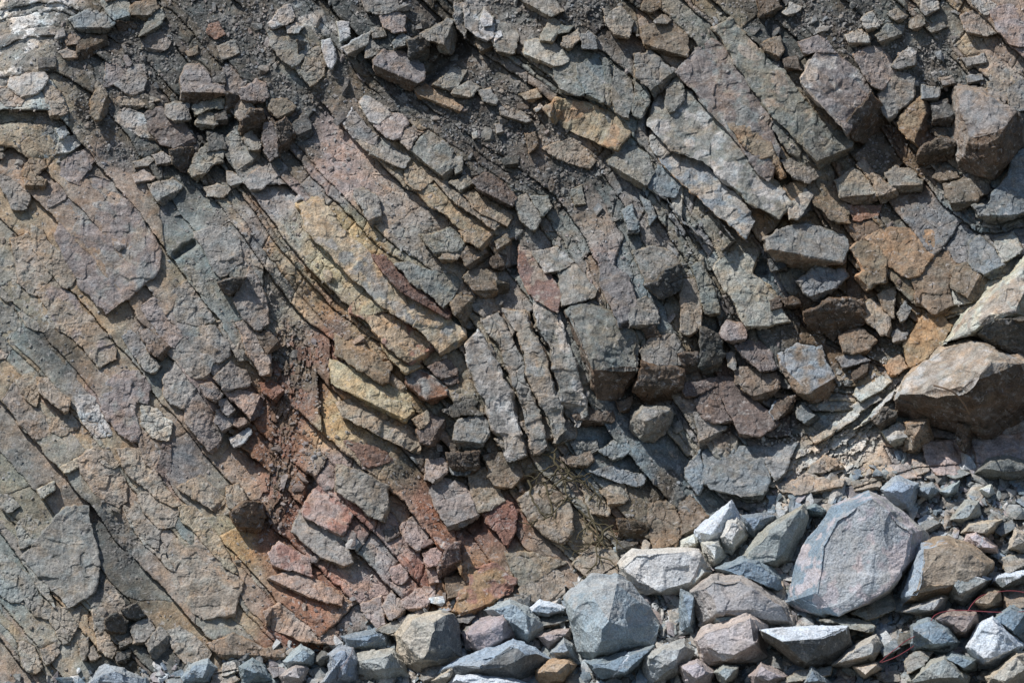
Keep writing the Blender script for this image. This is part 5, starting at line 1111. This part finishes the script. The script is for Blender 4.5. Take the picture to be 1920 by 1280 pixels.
def detail(co, tri, size, seed, L=2.3, hard=False, bites=False):
    co, tri = refine(co, tri, L)
    vn = vnormals(co, tri)
    s = seed % 1000 * 31
    f1 = max(14, size * .42)
    if hard: f1 = max(14, size * .45)
    d = facet3(co / f1 + seed * 3.1, 11, 30 if hard else 24) * (min(4.6, .8 + size * .028) if hard else min(7.5, .8 + size * .026))
    d += facet3(co / (f1 * .38) + seed * 1.7, 23) * (min(1.4, .4 + size * .008) if hard else min(3.2, .5 + size * .017))
    p = co / 9.0
    d += vnoise(p, 3) * (.6 if hard else .8) + vnoise(p * 2.3, 4) * .65 + vnoise(p * 5.1, 6) * .4
    if size > 17:     # joints that open inside the stone
        th = seed * 1.3; fx = 17 + size * .28; fy = 11 + size * .16
        wx = co[:, 0] + 3.5 * vnoise(co / 13, 7); wy = co[:, 1] + 3.5 * vnoise(co / 13, 8)
        if not hard: th = math.radians(48) + .35 * math.sin(seed * 2.1)
        ed = cells2((wx * math.cos(th) + wy * math.sin(th)) / fx + seed, (-wx * math.sin(th) + wy * math.cos(th)) / fy, 140 + seed % 50)[4]
        gate = np.clip(vnoise(co / (size * .7 + 8) + seed, 12) * 3 + (.2 if not hard else -1.4), 0, 1)
        if not hard and not bites and size > 50: gate = gate * .35
        d -= (2.6 if not hard else 1.5) * gate * np.exp(-(ed / .07) ** 2)
    if (hard and size > 12) or (size > 80 and bites):      # bites broken out of it
        r = random.Random(seed)
        front = np.where(co[:, 2] > 8)[0]
        for _ in range(r.choice((2, 3, 4))):
            if not len(front): break
            q = co[front[r.randrange(len(front))]] + vn[front[r.randrange(len(front))]] * size * .05
            rr = size * r.uniform(.22, .5); dd = np.linalg.norm((co - q) * np.array([1, r.uniform(.7, 1.5), 1]), axis=1) / rr
            d -= np.clip(1 - dd * dd, 0, 1) ** .6 * size * r.uniform(.03, .075)
    co = co + vn * d[:, None]
    return co, tri, vn

def rockcol(c, co, vn, seed, x0, y0, rnd, fresh=False):
    """the stone's own colour, a little of its neighbours' and rustier joint faces"""
    n = len(co)
    sides = c[1:]; c = c[0]
    base = PALL[c] * rnd.uniform(.92, 1.08)
    base = base * np.array([rnd.uniform(.96, 1.04), 1, rnd.uniform(.95, 1.05)])
    g = ground_col(np.array([x0]), np.array([y0]))[0]
    g = g * base.mean() / g.mean()
    m = 0 if fresh or c in 'wW' else (.72 if x0 < 470 and y0 > 330 else .28)
    base = base * (1 - m) + g * m
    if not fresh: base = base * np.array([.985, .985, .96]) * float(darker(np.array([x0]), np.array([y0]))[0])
    out = np.tile(base, (n, 1))
    joint = np.clip(1.0 - np.abs(vn[:, 2]) * 1.5, 0, 1)[:, None]
    rust = base * np.array([1.10, .93, .72])
    out = out * (1 - .7 * joint) + rust * .7 * joint
    for d, q in zip(sides[::2], sides[1::2]):     # crusts and stains by side, plus shade painted onto dark fronts and right sides: ^ top, < left, > right, _ front
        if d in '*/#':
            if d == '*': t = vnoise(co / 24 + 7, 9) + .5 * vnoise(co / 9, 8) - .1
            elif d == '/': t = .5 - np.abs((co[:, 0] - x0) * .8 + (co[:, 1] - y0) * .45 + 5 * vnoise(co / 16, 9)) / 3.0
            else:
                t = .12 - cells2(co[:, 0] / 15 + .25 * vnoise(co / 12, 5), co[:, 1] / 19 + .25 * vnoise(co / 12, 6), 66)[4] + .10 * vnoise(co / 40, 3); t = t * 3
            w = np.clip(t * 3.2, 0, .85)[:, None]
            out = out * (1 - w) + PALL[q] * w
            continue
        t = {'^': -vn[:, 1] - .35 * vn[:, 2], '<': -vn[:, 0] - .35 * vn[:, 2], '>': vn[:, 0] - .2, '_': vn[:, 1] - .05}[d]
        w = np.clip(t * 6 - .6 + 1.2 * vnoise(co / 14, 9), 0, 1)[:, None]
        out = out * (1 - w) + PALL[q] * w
    return np.minimum(out, .40)

KIND = {'R': ('rock_bed', 'rock bed', 'tilted beds of the folded rock face'), 'K': ('rock_block', 'rock block', 'jointed blocks standing out of the rock face'), 'B': ('rock_block', 'rock block', 'jointed blocks standing out of the rock face'), 'S': ('flat_rock', 'flat rock', 'flat slabs on the rock face'),
        'D': ('rock_bed', 'rock bed', 'tilted beds of the folded rock face'), 'O': ('boulder', 'boulder', 'boulders of the rubble heap'), 'T': ('stone', 'stone', 'loose stones')}
STUFF = []           # small fragments past counting: joined into one loose rubble object
seen = {}
def y_max(p):
    return max(q[1] for q in p)
def x_mean(p):
    return sum(q[0] for q in p) / len(p)
def make_rocks():
    idx = 0
    for (ox, oy), text in ROCKS.items():
        unit = 1 if oy == 852 else 2.977
        oy = {851: 850, 852: 0}.get(oy, oy)
        for line in text.strip().splitlines():
            kd, c, H, geo, cut, tilt, label = line.split('|')
            idx += 1
            rnd = random.Random(idx * 77)
            go = geo.split('/')
            sc = lambda p: (p[0] / unit + ox, p[1] / unit + oy)
            pts = [sc(p) for p in P2(go[0])]
            inner = [sc(p) + (p[2] * (1.0 if y_max(pts) > float(np.interp(pts[0][0], TOE[:, 0], TOE[:, 1])) + 4 else 1.25),) for p in P2(go[1])] if len(go) > 1 else None
            cuts = [tuple(float(v) for v in q.split(':')) for q in cut.split(';')] if cut else []
            tl = tuple(float(v) for v in tilt.split(',')) if tilt else (rnd.uniform(-.05, .05), rnd.uniform(-.05, .05))
            H = float(H); low = None
            if not tilt: low = {'S': .03, 'D': .08, 'B': .32, '-': .4, 'O': .5, 'T': .5, 'K': .15, 'R': .75}[kd]
            if kd in 'SD' and x_mean(pts) < 470: H *= .42
            elif kd in 'BSD-' and not inner: H *= {'S': 1.1, 'D': 1.25, 'B': .95, '-': .85}[kd]
            co, tri, size = block(pts, H, inner, cuts, tl, rnd, 26, low, .03 if kd in 'SD' else .045, kd in 'SD')
            co, tri, vn = detail(co, tri, size, idx, hard=kd in 'OT' and oy >= 850, bites=kd not in 'SD')
            x0 = sum(p[0] for p in pts) / len(pts); y0 = sum(p[1] for p in pts) / len(pts)
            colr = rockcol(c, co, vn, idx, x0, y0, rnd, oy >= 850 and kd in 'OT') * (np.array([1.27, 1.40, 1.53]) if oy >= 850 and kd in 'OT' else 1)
            toe0 = float(np.interp(x0, TOE[:, 0], TOE[:, 1])); ylow = max(p[1] for p in pts)
            if inner and ylow > toe0 + 4:
                # lies on the talus: touches it at its foot and stands up from there
                yr = ylow - .12 * (ylow - min(p[1] for p in pts))
                Yr = float(base_y(x0, yr))
                Y = Yr + (yr - co[:, 1]) / PXM * .30 - co[:, 2] / PXM
                k = (DIST + Y) / DIST
                P = np.stack([(co[:, 0] - 960) / PXM * k, Y, (640 - co[:, 1]) / PXM * k + CAMZ], -1)
            else:
                P = W(co[:, 0], co[:, 1], co[:, 2])
            if kd == '-':
                STUFF.append((P, tri[:, ::-1], colr)); continue
            name, cat, grp = KIND[kd]
            if kd == 'O' and H and not inner: pass
            org = W(x0, y0, 0)
            me = mesh_np(name, P - org, tri[:, ::-1], colr)
            o = link(name, me, M_BOULDER if kd in 'OT' and oy >= 850 else M_BLOCK, org)
            o['label'] = label; o['category'] = cat; o['group'] = grp
            if label in seen: print('DUP', label)
            seen[label] = 1
make_rocks()

# ------------------------------------------------------------------ scree: thousands of chips on dirt, in cracks and on the heap
def chips():
    tmpl = []
    for k in range(14):
        r = random.Random(900 + k)
        bm = bmesh.new()
        for _ in range(11):
            v = Vector((r.gauss(0, 1), r.gauss(0, 1), r.gauss(0, 1))).normalized()
            bm.verts.new((v.x * 1.0, v.y * r.uniform(.55, .8), v.z * r.uniform(.4, .75)))
        bmesh.ops.convex_hull(bm, input=bm.verts)
        bmesh.ops.delete(bm, geom=[v for v in bm.verts if not v.link_faces], context='VERTS')
        bmesh.ops.triangulate(bm, faces=bm.faces[:]); bmesh.ops.recalc_face_normals(bm, faces=bm.faces[:])
        bm.verts.index_update()
        tmpl.append((np.array([v.co[:] for v in bm.verts]), np.array([[v.index for v in f.verts] for f in bm.faces], int)))
        bm.free()
    small = []; big = []
    r = random.Random(4)
    pal = ['d', 'd', 'g', 'g', 'G', 'b', 'p', 't', 'w']
    palh = ['b', 'B', 'g', 'G', 'p', 'd', 'w', 't']
    n = 0
    while n < 24000:
        x = r.uniform(-60, 1980); y = r.uniform(-60, 1340)
        h, dm = relief(x, y)
        t = float(np.interp(x, TOE[:, 0], TOE[:, 1])); heap = y > t - 8 - 34 * r.random() ** 3
        sh = 490 < x < 600 and 600 < y < 1000
        fl = x > 1420 and abs(y - 890 + .88 * (x - 1430)) < 75 and y > 640
        if not heap and r.random() > .16 + .84 * dm + (.35 if sh else 0) + (.5 if fl else 0): continue
        if heap and r.random() > .8: continue
        s = 1.5 + r.paretovariate(2.2) * 1.0
        if heap: s *= r.choice((1.0, 1.3, 2.2, 4.2))
        s = min(s, 24 if heap else 15)
        co, tri = tmpl[r.randrange(14)]
        ax = r.uniform(0, 6.28); ca, sa = math.cos(ax), math.sin(ax)
        bx = r.uniform(-.7, .7); cb, sb = math.cos(bx), math.sin(bx)
        q = co * s * r.uniform(.85, 1.2)
        q = np.stack([q[:, 0], q[:, 1] * cb - q[:, 2] * sb, q[:, 1] * sb + q[:, 2] * cb], 1)
        q = np.stack([q[:, 0] * ca - q[:, 1] * sa, q[:, 0] * sa + q[:, 1] * ca, q[:, 2]], 1)
        c = PALL[r.choice(palh if heap else pal)] * r.uniform(.6, 1.15)
        if heap: c = c * np.array([1.15, 1.24, 1.32])
        if not heap: c = .6 * c + .4 * ground_col(np.array([x]), np.array([y]))[0]
        if fl and not heap: c = PALL[r.choice('wwtG')] * r.uniform(.7, 1.1)
        P = W(q[:, 0] + x, q[:, 1] + y, q[:, 2] + h + s * .3)
        (big if s > 7 else small).append((P, tri[:, ::-1], np.tile(c, (len(P), 1))))
        n += 1
    return small, big
def join(name, parts, mat):
    off = 0; V = []; F = []; C = []
    for P, t, c in parts:
        V.append(P); F.append(t + off); C.append(c); off += len(P)
    o = link(name, mesh_np(name, np.concatenate(V), np.concatenate(F), np.concatenate(C)), mat)
    o['kind'] = 'stuff'
    return o
small, big = chips()
def label(o, l, c):
    o['label'] = l; o['category'] = c
label(join('gravel', small, M_GRAVEL), 'dark grey gravel and small chips lying in the gullies and between stones', 'gravel')
label(join('loose_rubble', big + STUFF, M_BLOCK), 'small broken rock fragments scattered over the face and rubble heap', 'rubble')

# ------------------------------------------------------------------ red cord, twig
def cord(name, paths, rad, mat, lab, cat):
    cu = bpy.data.curves.new(name, 'CURVE'); cu.dimensions = '3D'; cu.bevel_depth = rad; cu.bevel_resolution = 2; cu.resolution_u = 6
    for pts in paths:
        s = cu.splines.new('BEZIER'); s.bezier_points.add(len(pts) - 1)
        for bp, (x, y, h) in zip(s.bezier_points, pts):
            bp.co = W(x / 2.977 + 1280, y / 2.977 + 850, h); bp.handle_left_type = bp.handle_right_type = 'AUTO'
    o = bpy.data.objects.new(name, cu); COL.objects.link(o)
    dg = bpy.context.evaluated_depsgraph_get()
    me = bpy.data.meshes.new_from_object(o.evaluated_get(dg))
    bpy.data.objects.remove(o)
    o = bpy.data.objects.new(name, me); COL.objects.link(o); me.materials.clear(); me.materials.append(mat)
    o['label'] = lab; o['category'] = cat
    return o
def flat(name, c, rough=.5):
    m = bpy.data.materials.new(name); m.use_nodes = True
    b = m.node_tree.nodes['Principled BSDF']; b.inputs['Roughness'].default_value = rough
    n = m.node_tree.nodes.new('ShaderNodeTexNoise'); n.inputs['Scale'].default_value = 30
    mx = m.node_tree.nodes.new('ShaderNodeMix'); mx.data_type = 'RGBA'
    mx.inputs[6].default_value = (*[v * .8 for v in c], 1); mx.inputs[7].default_value = (*c, 1)
    m.node_tree.links.new(n.outputs['Fac'], mx.inputs[0]); m.node_tree.links.new(mx.outputs[2], b.inputs['Base Color'])
    return m
M_CORD = flat('red_plastic', (.27, .05, .06)); M_TWIG = flat('dry_wood', (.24, .16, .10), .9)
cord('cord', [[(1590, 880, 88), (1620, 835, 90), (1665, 795, 92), (1740, 775, 92), (1840, 765, 92), (1930, 778, 90)]], .0062, M_CORD, 'upper loop of thin red cord arching over stones at the right edge', 'cord')
cord('cord', [[(1380, 945, 90), (1410, 900, 94), (1500, 876, 94), (1640, 878, 96), (1760, 884, 96), (1930, 880, 96)]], .0062, M_CORD, 'long red cord running flat below the loop towards the right edge', 'cord')
cord('cord', [[(1295, 1020, 92), (1250, 1042, 94), (1200, 1080, 98), (1150, 1120, 98), (1100, 1165, 96)]], .006, M_CORD, 'short red cord slanting down left, the upper of the two strands', 'cord')
cord('cord', [[(1290, 1072, 92), (1240, 1105, 98), (1180, 1138, 100), (1110, 1165, 96)]], .006, M_CORD, 'short red cord slanting down left, the lower of the two strands', 'cord')

def roots():
    r = random.Random(21); paths = []
    def grow_root(x, y, a, n, rad, d):
        pts = []
        for k in range(n):
            h, _ = relief(x, y)
            pts.append((x, y, max(h, 4) + 13 + r.uniform(0, 4)))
            a += r.gauss(0, .33) + (.9 - a) * .06
            x += math.cos(a) * 7; y += math.sin(a) * 7
            if d < 3 and r.random() < .27: grow_root(x, y, a + r.choice((-1, 1)) * r.uniform(.5, 1.2), int(n * .6), rad * .7, d + 1)
        if len(pts) > 2: paths.append((pts, rad))
    for x, y, a in ((1008, 842, 1.1), (1040, 850, 1.3), (990, 900, 1.2), (1068, 870, 1.1), (1020, 905, .8), (1110, 930, 1.8), (1150, 985, 2.7), (1085, 955, 1.0)):
        grow_root(x, y, a, 14, .021, 0)
    cu = bpy.data.curves.new('roots', 'CURVE'); cu.dimensions = '3D'; cu.bevel_depth = .016; cu.bevel_resolution = 1
    for pts, rad in paths:
        s = cu.splines.new('POLY'); s.points.add(len(pts) - 1)
        for k, (p, q) in enumerate(zip(s.points, pts)):
            p.co = (*W(q[0], q[1], q[2]), 1); p.radius = rad / .017 * (1 - .6 * k / len(pts))
    o = bpy.data.objects.new('roots', cu); COL.objects.link(o)
    me = bpy.data.meshes.new_from_object(o.evaluated_get(bpy.context.evaluated_depsgraph_get()))
    bpy.data.objects.remove(o)
    o = bpy.data.objects.new('dry_roots', me); COL.objects.link(o); me.materials.clear(); me.materials.append(flat('dry_root', (.085, .07, .035), .9))
    o['label'] = 'web of thin dark olive dry roots hanging over a tan face'; o['category'] = 'roots'
roots()

cord('twig', [[(1400, -381, 203), (1500, -348, 196), (1560, -290, 165), (1600, -222, 118)]], .013, M_TWIG, 'dry bent twig hanging over the dark front of the huge boulder', 'twig')
